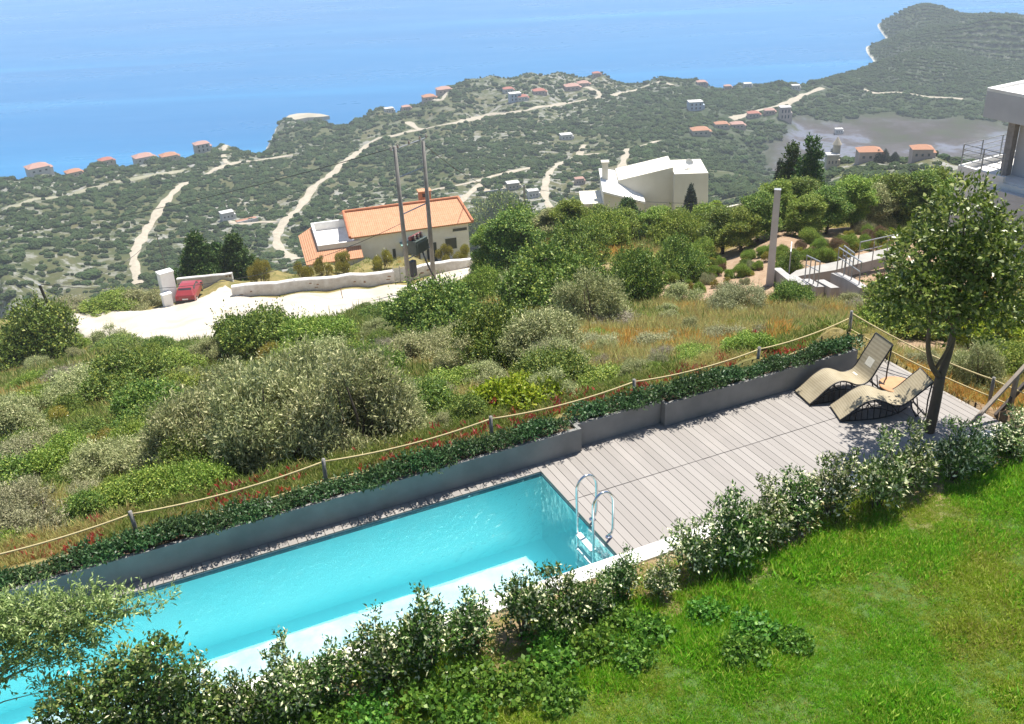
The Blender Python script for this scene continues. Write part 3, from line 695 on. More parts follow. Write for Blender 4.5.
M_plain_white = simple('whitewash', (.84,.83,.81), (.76,.74,.71), 1.2, .85, bmp=.2, bscale=12, bd=.01)
M_offwhite = simple('warm_white_render', (.70,.66,.56), (.64,.60,.50), .5, .85)
M_glass = simple('dark_window_glass', (.03,.04,.05), (.05,.06,.07), 2, .12)
M_frame = simple('window_frame_white', (.75,.75,.73), (.7,.7,.68), 5, .6)
def tile_mat(name, a, b):
    m, N, L, P = nodes(name); tc = N.new('ShaderNodeTexCoord')
    w = N.new('ShaderNodeTexWave'); w.inputs['Scale'].default_value = 1.55; w.bands_direction = 'X'; L.new(tc.outputs['Object'], w.inputs['Vector'])
    w2 = N.new('ShaderNodeTexWave'); w2.inputs['Scale'].default_value = .95; w2.bands_direction = 'Y'; w2.wave_profile = 'SAW'; L.new(tc.outputs['Object'], w2.inputs['Vector'])
    c = ramp(N, L, noise(N, L, 2.2, 5, .7), [(.3,a),(.7,b)]); c = mix(N, L, mth(N,L,'MULTIPLY',w.outputs['Fac'],.35), c, tuple(x*.55 for x in a))
    c = mix(N, L, mth(N,L,'MULTIPLY',w2.outputs['Fac'],.22), c, tuple(x*.5 for x in a))
    L.new(c, P.inputs['Base Color']); P.inputs['Roughness'].default_value = .8; bump(N, L, P, w.outputs['Fac'], .6, .05); return m
M_tile = tile_mat('terracotta_tiles', (.52,.24,.12), (.64,.34,.19))
def win(t, x, z, w, h, y=0, name='window', glass=None, arch=False):
    """window set proud of a wall that faces local -y"""
    b = MB(); f = .07
    for bx in ((x-w/2,x-w/2+f,z,z+h),(x+w/2-f,x+w/2,z,z+h),(x-w/2+f,x+w/2-f,z,z+f),(x-w/2+f,x+w/2-f,z+h-f,z+h)): b.box(bx[0],bx[1],y-.05,y-.004,bx[2],bx[3])
    fr = b.build(name, M_frame, t); b = MB(); b.box(x-w/2+f,x+w/2-f,y-.02,y-.003,z+f,z+h-f); b.build('pane', glass or M_glass, fr); return fr

# ---- villa with the orange tiled roof
p = at(358,273,94); hv = thing('villa', p, facing(p)+R(5.5), 'white villa with big orange tiled roof and walled white roof terrace', 'house')
b = MB(); w_, d_, ez, rz_ = 11.5, 7.2, 4.05, 5.25
b.add([(0,0,-2),(w_,0,-2),(w_,d_,-2),(0,d_,-2),(0,0,ez),(w_,0,ez),(w_,d_,ez),(0,d_,ez),(0,d_/2,rz_-.12),(w_,d_/2,rz_-.12)], [(0,1,5,4),(1,2,6,9,5),(2,3,7,6),(3,0,4,8,7)])
b.build('wall', M_plain_white, hv)
b = MB(); ov = .45; sl_ = (rz_-ez)/(d_/2); 
b.slab([(-ov,-ov,ez-ov*sl_),(w_+ov,-ov,ez-ov*sl_),(w_+ov-.5,d_/2,rz_),(-ov,d_/2,rz_)], .16); b.slab([(-ov,d_/2,rz_-.003),(w_+ov-.5,d_/2,rz_-.003),(w_+ov,d_+ov,ez-ov*sl_),(-ov,d_+ov,ez-ov*sl_)], .16)
rf = b.build('roof', M_tile, hv)
b = MB()
for a_, c_ in (((-ov,d_/2,rz_+.05),(w_-.05,d_/2,rz_+.05)),((-ov+.05,-ov,ez-ov*sl_+.05),(-ov+.05,d_/2,rz_+.05)),((w_+ov-.06,-ov,ez-ov*sl_+.05),(w_-.1,d_/2,rz_+.05))): b.tube([a_,c_], .15, 8)
b.build('ridge_tiles', simple('ridge_terracotta', (.48,.19,.09), (.38,.14,.07), 3, .8), rf)
b = MB(); b.box(7.6,8.8,4.6,5.5,4.7,5.95); b.box(7.5,8.9,4.5,5.6,5.951,6.05); ch = b.build('chimney', M_tile, rf)
b = MB(); b.box(7.9,8.45,4.58,4.598,5.4,5.8); b.build('flue_opening', M_glass, ch)
for x, z, w, h in ((3.0,.9,.45,1.2),(3.8,.9,.45,1.2),(9.6,1.1,1.3,1.3),(10.6,2.9,1.6,.45)): win(hv, x, z, w, h)
b = MB(); b.box(4.7,5.5,-.05,-.004,0,2.2); b.box(5.7,6.4,-.05,-.004,0,2.2); dr = b.build('entrance_door', simple('door_wood', (.22,.16,.11)), hv)
b = MB(); b.box(4.4,6.9,-1.2,-.01,2.55,2.63); b.build('porch_roof', simple('green_glass', (.25,.40,.36), (.2,.34,.3), 2, .2), hv)
b = MB(); b.box(7.1,8.1,-.05,-.004,-.2,2.1); b.build('garage_door', simple('dark_door', (.05,.06,.06)), hv)
# wing with roof terrace
b = MB(); b.box(-4.5,-.003,-1.2,7.0,-2,2.35); b.build('wing_wall', M_plain_white, hv)
b = MB(); X0, X1, Y0, Y1 = -4.45, .55, -1.15, 6.9
for bx in ((X0+.9,X1-.02,Y0+.9,Y0+1.15),(X0+.9,X1-.02,Y1-.25,Y1),(X0+.9,X0+1.15,Y0+1.152,Y1-.252)): b.box(*bx, 2.36, 3.45)
b.box(X0+1.151,X1-.03,Y0+1.151,Y1-.251,2.36,2.62); b.build('roof_terrace', M_white, hv)
b = MB(); b.add([(X0-.5,Y0-.5,2.2),(X1+.0,Y0-.5,2.2),(X1+.0,Y0+.9,2.95),(X0+.9,Y0+.9,2.95),(X0-.5,Y1+.2,2.2),(X0+.9,Y1+.2,2.95)], [(0,1,2,3),(0,3,5,4)])
b.add([(X0-.5,Y0-.5,2.08),(X1,Y0-.5,2.08),(X1,Y0+.9,2.7),(X0+.9,Y0+.9,2.7),(X0-.5,Y1+.2,2.08),(X0+.9,Y1+.2,2.7)], [(3,2,1,0),(4,5,3,0)]); b.add([(X0-.5,Y0-.5,2.08),(X1,Y0-.5,2.08),(X1,Y0-.5,2.2),(X0-.5,Y0-.5,2.2),(X0-.5,Y1+.2,2.08),(X0-.5,Y1+.2,2.2),(X1,Y0+.9,2.7),(X1,Y0+.9,2.95)], [(0,1,2,3),(4,0,3,5),(1,6,7,2)])
b.build('skirt_roof', M_tile, hv)
win(hv, -2.6, .4, 1.0, 1.1, -1.2)

# ---- stone garden walls beside the road
M_stone = simple('lime_washed_stone', (.66,.64,.61), (.50,.46,.42), 1.6, .9, bmp=.7, bscale=7, bd=.05)
def stonewall(pa, pb, h, th, label, dmin=72):
    a, c = hit(*pa, dmin), hit(*pb, dmin); t = thing('stone_wall', a, 0, label, 'wall', 'whitewashed walls along the gravel road')
    n = max(6, int((c-a).length/1.2)); V = []; rnd = random.Random(int(pa[0]))
    for i in range(n+1):
        q = a.lerp(c, i/n); z = gridz(q.x,q.y) if h > .9 else q.z; nn = Vector((-(c-a).y,(c-a).x,0)).normalized()
        top = z+h+rnd.uniform(-.05,.05)
        for k, zz in ((0,z-.8),(0,top-.06),(.1,top),(.9,top),(1,top-.06),(1,z-.8)):
            g = q+nn*(th*k); V.append((g.x-a.x,g.y-a.y,zz-a.z))
    Fc = [(i*6+k,(i+1)*6+k,(i+1)*6+k+1,i*6+k+1) for i in range(n) for k in range(5)]+[(0,1,2,3,4,5),tuple(n*6+k for k in (5,4,3,2,1,0))]
    b = MB(); b.add(V, Fc); w = b.build('masonry', M_stone, t)
    b = MB()
    for k in range(int((c-a).length/1.5)):
        f = rnd.uniform(.02,.98); q = a.lerp(c,f)-a; nn = Vector(((c-a).y,-(c-a).x,0)).normalized()*.012; e = (c-a).normalized()*rnd.uniform(.08,.22); z0 = gridz(q.x+a.x,q.y+a.y)-a.z+rnd.uniform(.2,h-.35)
        hh = rnd.uniform(.06,.2); b.add([q+nn-e+Vector((0,0,z0-q.z+q.z)) - Vector((0,0,q.z)), q+nn+e+Vector((0,0,z0-q.z)), q+nn+e*.7+Vector((0,0,z0+hh-q.z)), q+nn-e*.8+Vector((0,0,z0+hh-q.z))], [(0,1,2,3)])
    st = b.build('bare_stones', simple('rust_stain', (.30,.17,.10), (.22,.14,.09), 3), t); tag(st, kind='stuff')
    return t
stonewall((233,299),(395,283),1.05,.55,'long whitewashed stone wall in front of the orange-roofed villa, left of the gate gap')
stonewall((413,280.5),(473,270),1.0,.5,'short whitewashed stone wall right of the gate gap, behind the transformer poles')
stonewall((178,288),(233,282),.8,.4,'thin low white wall behind the red car')
p = hit(404,282,72); gt = thing('garden_gate', p, facing(p)+R(15), 'grey garden gate in the gap between the two whitewashed stone walls', 'gate')
b = MB()
for x in (-.85,-.28,.28,.85): b.box(x-.03,x+.03,-.03,.03,.05,1.5)
b.box(-.85,.85,-.02,.02,.1,.16); b.box(-.85,.85,-.02,.02,1.3,1.36); b.build('gate_frame', simple('grey_metal', (.35,.35,.34), None, 6, .5), gt)
b = MB(); b.box(-.8,.8,-.008,.008,.2,1.26); b.build('gate_panel', simple('grey_mesh', (.55,.55,.53), None, 6, .6), gt)
# ---- gate pillar and block
def pillar(px, py, ptop, w, label, name='gate_pillar'):
    p = hit(px,py,70); h = hfor(p, ptop); t = thing(name, p, facing(p)+R(18), label, 'pillar')
    b = MB(); b.box(-w/2,w/2,-w*.35,w*.35,-.5,h-.18); b.build('shaft', M_plain_white, t, bevel=.03)
    b = MB(); b.box(-w/2-.05,w/2+.05,-w*.35-.05,w*.35+.05,h-.178,h); b.build('cap', M_plain_white, t, bevel=.03); return t
pillar(171,302,271,1.15,'tall whitewashed gate pillar beside the red car')
pillar(168.5,306,293,.75,'small white block in front of the tall gate pillar','pillar_block')

# ---- red hatchback
M_red = simple('faded_red_paint', (.30,.04,.045), (.26,.035,.04), 3, .28)
M_tyre = simple('tyre_rubber', (.02,.02,.02), None, 9, .8)
M_black = simple('black_trim', (.02,.02,.022), None, 9, .5)
p = hit(191,298,75); car = thing('parked_car', p+Vector((0,0,.1)), R(4), 'small faded red hatchback parked by the tall white gate pillar, seen from behind', 'car')
import bmesh
def loft(sections, name, mat, parent):
    n = len(sections[0]); V = [q for s_ in sections for q in s_]; Fc = [(i*n+k,(i+1)*n+k,(i+1)*n+(k+1)%n,i*n+(k+1)%n) for i in range(len(sections)-1) for k in range(n)]
    Fc += [tuple(range(n)), tuple((len(sections)-1)*n+k for k in range(n-1,-1,-1))]; b = MB(); b.add(V, Fc); o = b.build(name, mat, parent)
    bm = bmesh.new(); bm.from_mesh(o.data); bmesh.ops.recalc_face_normals(bm, faces=bm.faces); bm.to_mesh(o.data); bm.free(); return o
def csec(y, w, z0, zb, roof=None, rw=None):
    """cross-section of a car body at length y: sill, waist and (optionally) roof"""
    pts = [(-w+.06,y,z0),(-w,y,z0+.15),(-w,y,zb-.1),(-w+.04,y,zb)]
    pts += [(-rw,y,roof-.05),(-rw+.08,y,roof)] if roof else [(-w+.2,y,zb+.03),(-w*.4,y,zb+.04)]
    return pts+[(-x,y_,z) for x,y_,z in reversed(pts)]
S_ = [csec(-1.85,.72,.32,.80),csec(-1.80,.79,.24,.88),csec(-1.72,.80,.22,.90,.98,.70),csec(-1.25,.81,.2,.90,1.38,.60),csec(-.3,.82,.2,.90,1.42,.60),csec(.35,.82,.2,.90,1.36,.59),csec(.95,.82,.2,.90,.97,.68),csec(1.5,.80,.22,.84),csec(1.85,.74,.3,.74)]
loft(S_, 'body', M_red, car)
def quad(name, pts, mat, parent=car):
    b = MB(); b.slab(pts, .012); return b.build(name, mat, parent)
quad('rear_window', [(-.58,-1.66,1.0),(.58,-1.66,1.0),(.52,-1.31,1.345),(-.52,-1.31,1.345)], M_glass)
for sgn in (1,-1):
    pts = [(sgn*.735,-1.2,.96),(sgn*.735,.72,.96),(sgn*.625,.3,1.32),(sgn*.625,-1.05,1.34)]
    quad('side_window', pts if sgn > 0 else pts[::-1], M_glass)
    for y in (-1.22,1.2):
        b = MB(); b.tube([(sgn*.62,y,.29),(sgn*.815,y,.29)], .29, 18); wv = b.build('wheel', M_tyre, car); b = MB(); b.tube([(sgn*.81,y,.29),(sgn*.822,y,.29)], .17, 12); b.build('rim', M_chrome, wv)
    b = MB(); b.box(min(sgn*.5,sgn*.76),max(sgn*.5,sgn*.76),-1.865,-1.80,.62,.8); b.build('tail_light', simple('red_lens', (.35,.02,.02), None, 5, .2), car)
    b = MB(); b.box(min(sgn*.84,sgn*.98),max(sgn*.84,sgn*.98),.6,.72,.92,1.03); b.build('wing_mirror', M_black, car)
b = MB(); b.box(-.78,.78,-1.93,-1.83,.30,.47); b.build('bumper', M_black, car, bevel=.02)
b = MB(); b.box(-.24,.24,-1.872,-1.85,.52,.63); b.build('number_plate', M_frame, car)

# ---- transformer on a pair of poles
M_pole = simple('grey_pole_wood', (.27,.25,.225), (.2,.185,.17), 2, .85, bmp=.4, bscale=14, bd=.02)
M_metal = simple('galvanised_steel', (.35,.36,.37), (.28,.29,.3), 5, .5, metal=.6)
M_porc = simple('porcelain', (.55,.5,.45), (.35,.2,.14), 5, .25)
pa = at(411,302,74); pa.z = gridz(pa.x,pa.y); pb_ = at(434.5,288,76.5); pb_.z = gridz(pb_.x,pb_.y)
tp = thing('transformer_pole', pa, 0, 'pair of grey utility poles carrying a dark green transformer in front of the orange-roofed villa', 'utility pole')
ha, hb = hfor(pa,146), hfor(pb_,141); dv = pb_-pa
# the poles lean very slightly apart from plumb
A0, A1 = Vector((0,0,-.6)), Vector((-.12,0,ha)); B0, B1 = dv+Vector((0,0,-.6)), dv+Vector((.05,0,hb))
for p0, p1 in ((A0,A1),(B0,B1)):
    b = MB(); b.tube([p0,p0.lerp(p1,.5),p1],[.20,.17,.135],12); b.build('pole', M_pole, tp, smooth=True)
def onA(z): return A0.lerp(A1,(z+.6)/(ha+.6))
def onB(z): return B0.lerp(B1,(z+.6-dv.z)/(hb+.6))
def arm(z, ext, r=.05, name='crossarm'):
    a, c = onA(z), onB(z+dv.z*0); c = onB(a.z); e = (c-a).normalized()*ext; b = MB(); b.tube([a-e,c+e], r, 6); o = b.build(name, M_metal, tp)
    return a-e, c+e, o
for z, e in ((ha-.25,.5),(ha*.80,.12),(ha*.56,.12),(3.1,.2)):
    a, c, o = arm(z, e)
    if e == .5:
        for t in (.02,.2,.5,.8,.98):
            q = a.lerp(c,t); b = MB(); b.tube([q,q+Vector((0,0,.12)),q+Vector((0,0,.3))],[.05,.09,.05],8); b.build('insulator', M_porc, o)
q = onA(3.2).lerp(onB(3.2),.48); yaw = math.atan2(dv.y,dv.x)
b = MB(); b.box(-.75,.75,-.42,.42,.05,1.15); 
for k in range(9): b.box(-.66+.165*k-.02,-.66+.165*k+.02,-.56,-.42,.15,1.0)
tr = b.build('transformer', simple('dark_green_tank', (.045,.065,.055), (.06,.08,.07), 4, .5), tp, loc=q, rz=yaw, bevel=.02)
b = MB(); b.tube([(-.7,.2,1.3),(.7,.2,1.3)], .17, 12); b.build('conservator', simple('red_oxide', (.25,.05,.04)), tr)
for k in range(3):
    b = MB(); b.lathe([(.07,1.15),(.09,1.25),(.05,1.32),(.09,1.4),(.05,1.47),(.08,1.54),(.03,1.62)], 10, (-.45+.45*k,-.15)); b.build('bushing', M_porc, tr, smooth=True)
b = MB(); b.tube([q+Vector((.35,-.2,.1)),q+Vector((.55,-.3,-.6)),q+Vector((.9,-.35,-1.6)),q+Vector((1.25,-.2,-2.4)),q+Vector((1.4,0,-3.2))], .07, 8); b.build('cable_duct', M_black, tp, smooth=True)
b = MB(); b.box(-.3,.3,-.2,.2,-1.9,-.6); b.build('switch_box', simple('dark_box', (.05,.05,.05)), tp, loc=q+Vector((-.55,-.3,0)), rz=yaw, bevel=.02)
# ---- other posts
def post(px, py, ptop, r, dmin, label, mat, name='concrete_post', lean=0, square=False, d=None):
    p = hit(px,py,dmin) if d is None else at(px,py,d); h = hfor(p, ptop); t = thing(name, p, facing(p), label, 'post')
    b = MB()
    if square: b.box(-r,r,-r,r,-.5,h, top=(-r*.8+lean,r*.8+lean,-r*.8,r*.8))
    else: b.tube([(0,0,-.5),(lean,0,h)],[r,r*.8],10)
    b.build('shaft', mat, t); 
    b = MB(); b.box(lean-r*.85,lean+r*.85,-r*.85,r*.85,h-.002,h+.04) if square else b.tube([(lean,0,h),(lean,0,h+.05)], r*.86, 10); b.build('cap', M_metal, t)
    return p+Vector((lean,0,h))
M_cpost = simple('pale_concrete', (.38,.365,.35), (.31,.295,.28), 2, .85, bmp=.2, bscale=20, bd=.01)
cpt = post(769.5,285,190,.17,36,'tall pale square concrete post at the foot of the garden steps',simple('light_post_concrete',(.56,.54,.51),(.48,.46,.43),2,.85),lean=.02,square=True,d=43)
wpt = post(57,323,284,.13,60,'dark leaning wooden wire post at the left end of the gravel road',simple('dark_post_wood',(.05,.04,.033)),'wooden_post',lean=-.45,d=76)
mpt = post(168,273,233,.06,74,'thin grey steel mast standing just behind the tall white gate pillar',M_metal,'steel_mast',lean=-.3,d=97)
dpt = post(525,214,185,.17,150,'distant grey wooden pole left of the white angular house',M_pole,'utility_pole',d=160)
ypt = post(346,313,287,.035,60,'thin rusty stake beside the road in front of the villa',simple('rusty_iron',(.25,.13,.07)),'iron_stake',lean=-.18,d=74)
def wire(a, c, sag, label, r=.02, name='power_line'):
    n = 24; a, c = Vector(a), Vector(c); b = MB(); b.tube([a.lerp(c,t)-a-Vector((0,0,sag*4*t*(1-t))) for t in np.linspace(0,1,n)], r, 5)
    o = b.build(name, M_black, loc=a, smooth=True); tag(o, label, 'wire', 'overhead wires'); return o
topA = pa+A1; topB = pa+B1
wire(wpt, topA-Vector((0,0,6)), 2.2, 'sagging pale wire from the dark wooden post to the transformer poles', .022)
wire(wpt, mpt, 1.4, 'short sagging wire from the dark wooden post to the thin steel mast', .018)
far_l = at(-40,238,150)
wire(far_l, topA-Vector((0,0,.1)), 1.2, 'long dark wire from the left edge to the transformer pole tops', .03)
rgt = at(775,203,110)
wire(dpt-Vector((0,0,.3)), rgt, 1.0, 'dark wire passing in front of the white angular house', .028)
wire(topB-Vector((0,0,.2)), dpt, 2.0, 'long wire from the transformer poles to the distant grey pole', .03)

# ---- white angular house
p = at(673,219,133); wh = thing('modern_house', p, facing(p)+R(8), 'white angular modern house with sloping parapets and a cypress beside it', 'house')
b = MB(); b.box(0,4.9,0,7,-4,6.35, top=(0,4.55,0,6.8)); b.build('tower_wall', M_offwhite, wh, bevel=.05)
b = MB(); b.add([(-7.4,1.3,-4),(-.003,1.3,-4),(-.003,1.3,6.9),(-7.4,1.3,5.35),(-7.4,7,-4),(-.003,7,-4),(-.003,7,6.9),(-7.4,7,5.35)], [(0,1,2,3),(5,4,7,6),(4,0,3,7),(1,5,6,2),(3,2,6,7)]); b.build('main_wall', M_offwhite, wh)
b = MB(); b.add([(-9.6,-1.2,-4),(-4.2,-1.2,-4),(-4.2,-1.2,3.0),(-9.6,-1.2,4.7),(-9.6,6.9,-4),(-7.45,6.9,-4),(-7.45,6.9,4.8),(-9.6,6.9,5.3),(-4.2,1.29,-4),(-4.2,1.29,3.0),(-7.45,1.29,4.8)], [(0,1,2,3),(0,3,7,4),(1,8,9,2)]); b.build('side_wall', M_offwhite, wh)
b = MB(); b.add([(-9.75,-1.4,4.75),(-4.0,-1.4,3.02),(-4.0,1.27,3.1),(-7.44,1.27,5.0),(-7.44,7.0,5.1),(-9.75,7.0,5.5)], [(0,1,2),(0,2,3),(0,3,4),(0,4,5)]); b.add([(-9.75,-1.4,4.45),(-4.0,-1.4,2.75),(-9.75,7.0,5.2),(-9.75,-1.4,4.748),(-4.0,-1.4,3.018),(-9.75,7.0,5.498),(-4,1.27,2.8),(-4,1.27,3.098)], [(0,1,4,3),(2,0,3,5),(1,6,7,4)]); b.build('sloping_roof', M_white, wh)
b = MB(); b.box(-12.4,-9.61,.5,6,-4,2.2); b.box(-12.6,-9.61,.3,6.2,2.201,2.5); b.build('low_wing', M_offwhite, wh)
b = MB(); b.box(-9.5,-8.7,3,3.9,4.5,7.3); b.box(-9.65,-8.55,2.85,4.05,7.301,7.5); b.build('chimney', M_offwhite, wh)
b = MB(); b.lathe([(.05,0),(.45,.12),(.62,.3),(.6,.3),(.42,.15),(.04,.03)], 16); ds = b.build('satellite_dish', M_white, wh, loc=(2.2,2.5,7.0)); ds.rotation_euler = (R(60),0,R(20))
b = MB(); b.tube([(2.2,2.6,6.3),(2.2,2.6,7.0)], .05, 6); b.build('dish_mast', M_metal, wh)
win(wh, .8, -.2, 1.1, 2.0, 0, 'glazed_door', simple('brown_glass', (.16,.11,.07), None, 3, .25)); win(wh, -6.6, .8, 1.4, .5, -1.2)
t0 = at(670,226,126); t1 = at(747,207,128); gwall = thing('garden_wall', t0, 0, 'pale garden wall and white rubble bank right of the white angular house', 'wall')
b = MB(); dd = t1-t0; nn = Vector((-dd.y,dd.x,0)).normalized()*.4
b.add([Vector((0,0,-4)),dd+Vector((0,0,-4)),dd+Vector((0,0,.6)),Vector((0,0,.6)),nn+Vector((0,0,-4)),dd+nn+Vector((0,0,-4)),dd+nn+Vector((0,0,.6)),nn+Vector((0,0,.6))],[(0,1,2,3),(5,4,7,6),(3,2,6,7),(1,5,6,2),(4,0,3,7)]); b.build('masonry', M_offwhite, gwall)

# ---- modern house at the right edge
p = at(958,166,53.5); rh = thing('modern_house', p, math.atan2(-.88,.47), 'grey and white modern house with railed terrace, cut by the right edge', 'house')
# local x runs towards the camera along the visible side, local y runs inward to the right
M_shadewall = simple('shaded_white_render', (.52,.52,.53), (.46,.46,.47), .8, .85)  # grey stands in for the shade on this house's white walls
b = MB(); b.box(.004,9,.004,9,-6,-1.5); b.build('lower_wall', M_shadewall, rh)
b = MB(); b.box(0,9.004,0,9.004,-1.499,-.25); b.build('terrace_band', M_white, rh)
b = MB(); b.box(0,2.6,0,.18,-.249,.06); b.box(0,.18,.181,8,-.249,.06); b.box(.181,9,.181,9,-.249,-.2); b.build('terrace_parapet', M_white, rh, bevel=.015)
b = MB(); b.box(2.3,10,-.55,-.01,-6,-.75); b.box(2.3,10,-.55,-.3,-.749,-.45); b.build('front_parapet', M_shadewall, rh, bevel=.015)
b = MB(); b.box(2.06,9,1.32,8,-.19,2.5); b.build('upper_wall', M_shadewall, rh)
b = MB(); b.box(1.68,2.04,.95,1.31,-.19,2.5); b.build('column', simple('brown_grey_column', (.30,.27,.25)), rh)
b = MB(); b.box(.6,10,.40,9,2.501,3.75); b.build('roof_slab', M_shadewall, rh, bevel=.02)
b = MB(); b.box(.6,10,.40,.65,3.751,3.9); b.box(.6,.85,.651,9,3.751,3.9); b.box(.851,10,.651,9,3.752,3.8); b.build('roof_coping', M_white, rh)
b = MB(); b.tube([(2.4,1.5,3.8),(2.4,1.5,6.3)], .27, 16); b.tube([(2.4,1.5,5.7),(2.4,1.5,5.75)], .31, 16); b.tube([(2.4,1.5,6.0),(2.4,1.5,6.05)], .31, 16); b.build('roof_flue', simple('grey_tan_flue', (.42,.38,.34)), rh, smooth=False)
rl = MB()
for z in (.35,.6,.85,1.1): rl.tube([(2.4,.09,z),(.09,.09,z),(.09,4.6,z)], .022, 6)
rail = rl.build('terrace_railing', M_metal, rh)
for x, y in ((.09,.09),(1.25,.09),(2.4,.09),(.09,1.5),(.09,3.0),(.09,4.6)):
    b = MB(); b.tube([(x,y,.05),(x,y,1.12)], .035, 8); b.build('baluster', M_metal, rail)

# ---- garden steps on the right
M_paleconc = simple('pale_path_concrete', (.36,.34,.31), (.29,.275,.25), 1.5, .85, bmp=.2, bscale=15, bd=.01)
def dz(px, py, d): return at(px, py, d)
p0 = at(800,283,41); stw = thing('garden_steps', p0, 0, 'pale concrete garden steps and ramp with stepped side walls and thin metal handrails', 'steps')
def wallpath(pix, d, h, th, name='side_wall', mat=None):
    P = [at(x,y,dd)-p0 for (x,y), dd in zip(pix,d)]; V = []
    for i, q in enumerate(P):
        t = (P[min(i+1,len(P)-1)]-P[max(i-1,0)]); n = Vector((-t.y,t.x,0)).normalized()*th
        for k, zz in ((0,-1.5),(0,0),(1,0),(1,-1.5)): V.append(q+n*k+Vector((0,0,zz)))
    b = MB(); b.add(V, [(i*4+k,(i+1)*4+k,(i+1)*4+(k+1)%4,i*4+(k+1)%4) for i in range(len(P)-1) for k in range(4)]+[(0,1,2,3),tuple(len(P)*4-1-k for k in range(4))])
    o = b.build(name, mat or M_cpost, stw); bm = bmesh.new(); bm.from_mesh(o.data); bmesh.ops.recalc_face_normals(bm, faces=bm.faces); bm.to_mesh(o.data); bm.free(); return o
wallpath([(773,268),(789,281)],(43.5,41),1,.35); wallpath([(789,276),(802,285)],(42.5,40.8),1,.35); wallpath([(802,279),(816,287)],(42,40.3),1,.35); wallpath([(816,280),(831,288)],(41.5,40),1,.35)
wallpath([(831,273),(845,279),(860,288)],(42.5,41,39),1,.4)
# path: stepped treads then the ramp to the right
b = MB(); PT = [((784,279),(796,273),42.3),((804,275),(812,270),43),((835,270),(837,265.5),43.6),((857,264),(856,260.5),45),((880,258.5),(878,255),46.5),((902,253.5),(900,250.3),48)]
V = []
for lo, up, d in PT: V += [at(*lo,d)-p0, at(*up,d+1.1)-p0-Vector((0,0,.0))]
for i in range(len(V)//2): V[2*i+1].z = V[2*i].z
b.add(V+[v-Vector((0,0,.5)) for v in V], [(2*i,2*i+2,2*i+3,2*i+1) for i in range(5)]+[(12+2*i,12+2*i+2,2*i+2,2*i) for i in range(5)])
b.build('path', M_paleconc, stw)
for pix, d in ((((805,276),(818,283)),(42,40.5)),(((837,268),(859,284)),(43,39.8)),(((842,266),(852,274)),(43.5,42)),(((858,262),(900,252)),(45,48)),(((790,262),(789,272)),(43.5,43))):
    a, c = [at(x,y,dd)-p0 for (x,y), dd in zip(pix,d)]; b = MB(); up = Vector((0,0,.95)); n = 3
    b.tube([a+up,c+up], .028, 6); b.tube([a+up*.55,c+up*.55], .02, 6); h_ = b.build('handrail', M_metal, stw)
    for k in range(n+1):
        q = a.lerp(c,k/n); b = MB(); b.tube([q-Vector((0,0,.3)),q+up], .025, 6); b.build('upright', M_metal, h_)
#@@PART4
# ================================================================== VEGETATION
def unit(a): return a/np.maximum(np.linalg.norm(a, axis=-1, keepdims=True), 1e-9)
def leaf_quads(B, T, Nn, ln, wd):
    S = unit(np.cross(T, Nn)); ln = ln[:,None]; wd = wd[:,None]
    fold = Nn*wd*.18
    V = np.stack([B, B+T*ln*.45+S*wd*.5+fold, B+T*ln, B+T*ln*.45-S*wd*.5+fold], 1).reshape(-1,3)
    return V
def twigs(lobes, ntw, nl, tl, ll, lw, up=.5, g=None, inner=.5, zmin=-.35, droop=0, flat=.8):
    """leaves along many short twigs that leave the surface of a few uneven lobes"""
    g = g or rng; lob = np.array([l[:3] for l in lobes]); rad = np.array([l[3:6] if len(l) >= 6 else (l[3],)*3 for l in lobes])
    pr = rad.mean(1)**2; k = g.choice(len(lob), ntw, p=pr/pr.sum())
    d = unit(g.normal(size=(ntw,3))); d[:,2] = np.where(d[:,2] < zmin, -d[:,2]*.6, d[:,2]); d = unit(d)
    r = inner+(1.03-inner)*g.uniform(size=ntw)**.45
    st = lob[k]+d*rad[k]*r[:,None]
    td = unit(d+np.array([0,0,up])+g.normal(size=(ntw,3))*.35)
    j = (np.arange(nl)+.4)/nl; tlv = tl*g.uniform(.6,1.35,ntw)
    B = (st[:,None]+td[:,None]*(tlv[:,None]*j)[:,:,None]); B[:,:,2] -= droop*(tlv[:,None]*j)**2
    B = B.reshape(-1,3); TD = np.repeat(td, nl, 0); n = len(B)
    T = unit(TD*.75+g.normal(size=(n,3))*.75); Nn = unit(np.repeat(d,nl,0)*flat+np.array([0,0,.5])+g.normal(size=(n,3))*.55)
    Nn = unit(Nn-T*np.sum(Nn*T,1,keepdims=True))
    V = leaf_quads(B, T, Nn, ll*g.uniform(.65,1.3,n), lw*g.uniform(.7,1.25,n)); return V
def leaf_obj(Vs, name, mat, parent=None):
    V = np.concatenate(Vs) if isinstance(Vs, list) else Vs; return npmesh(name, V, np.arange(len(V)).reshape(-1,4), mat, parent)
def dome_lobes(g, n, rx=1., rz=.9, rmin=.32, rmax=.55, z0=.12):
    L_ = []
    for i in range(n):
        a = g.uniform(0,2*math.pi); rr_ = math.sqrt(g.uniform(0,1))*.8; z = z0+g.uniform(0,1)**.8*(1-.7*rr_)*rz*.95; s_ = g.uniform(rmin*.38,rmax*.74)
        L_.append((rr_*math.cos(a)*rx, rr_*math.sin(a)*rx, z, s_, s_, s_*.8))
    return L_
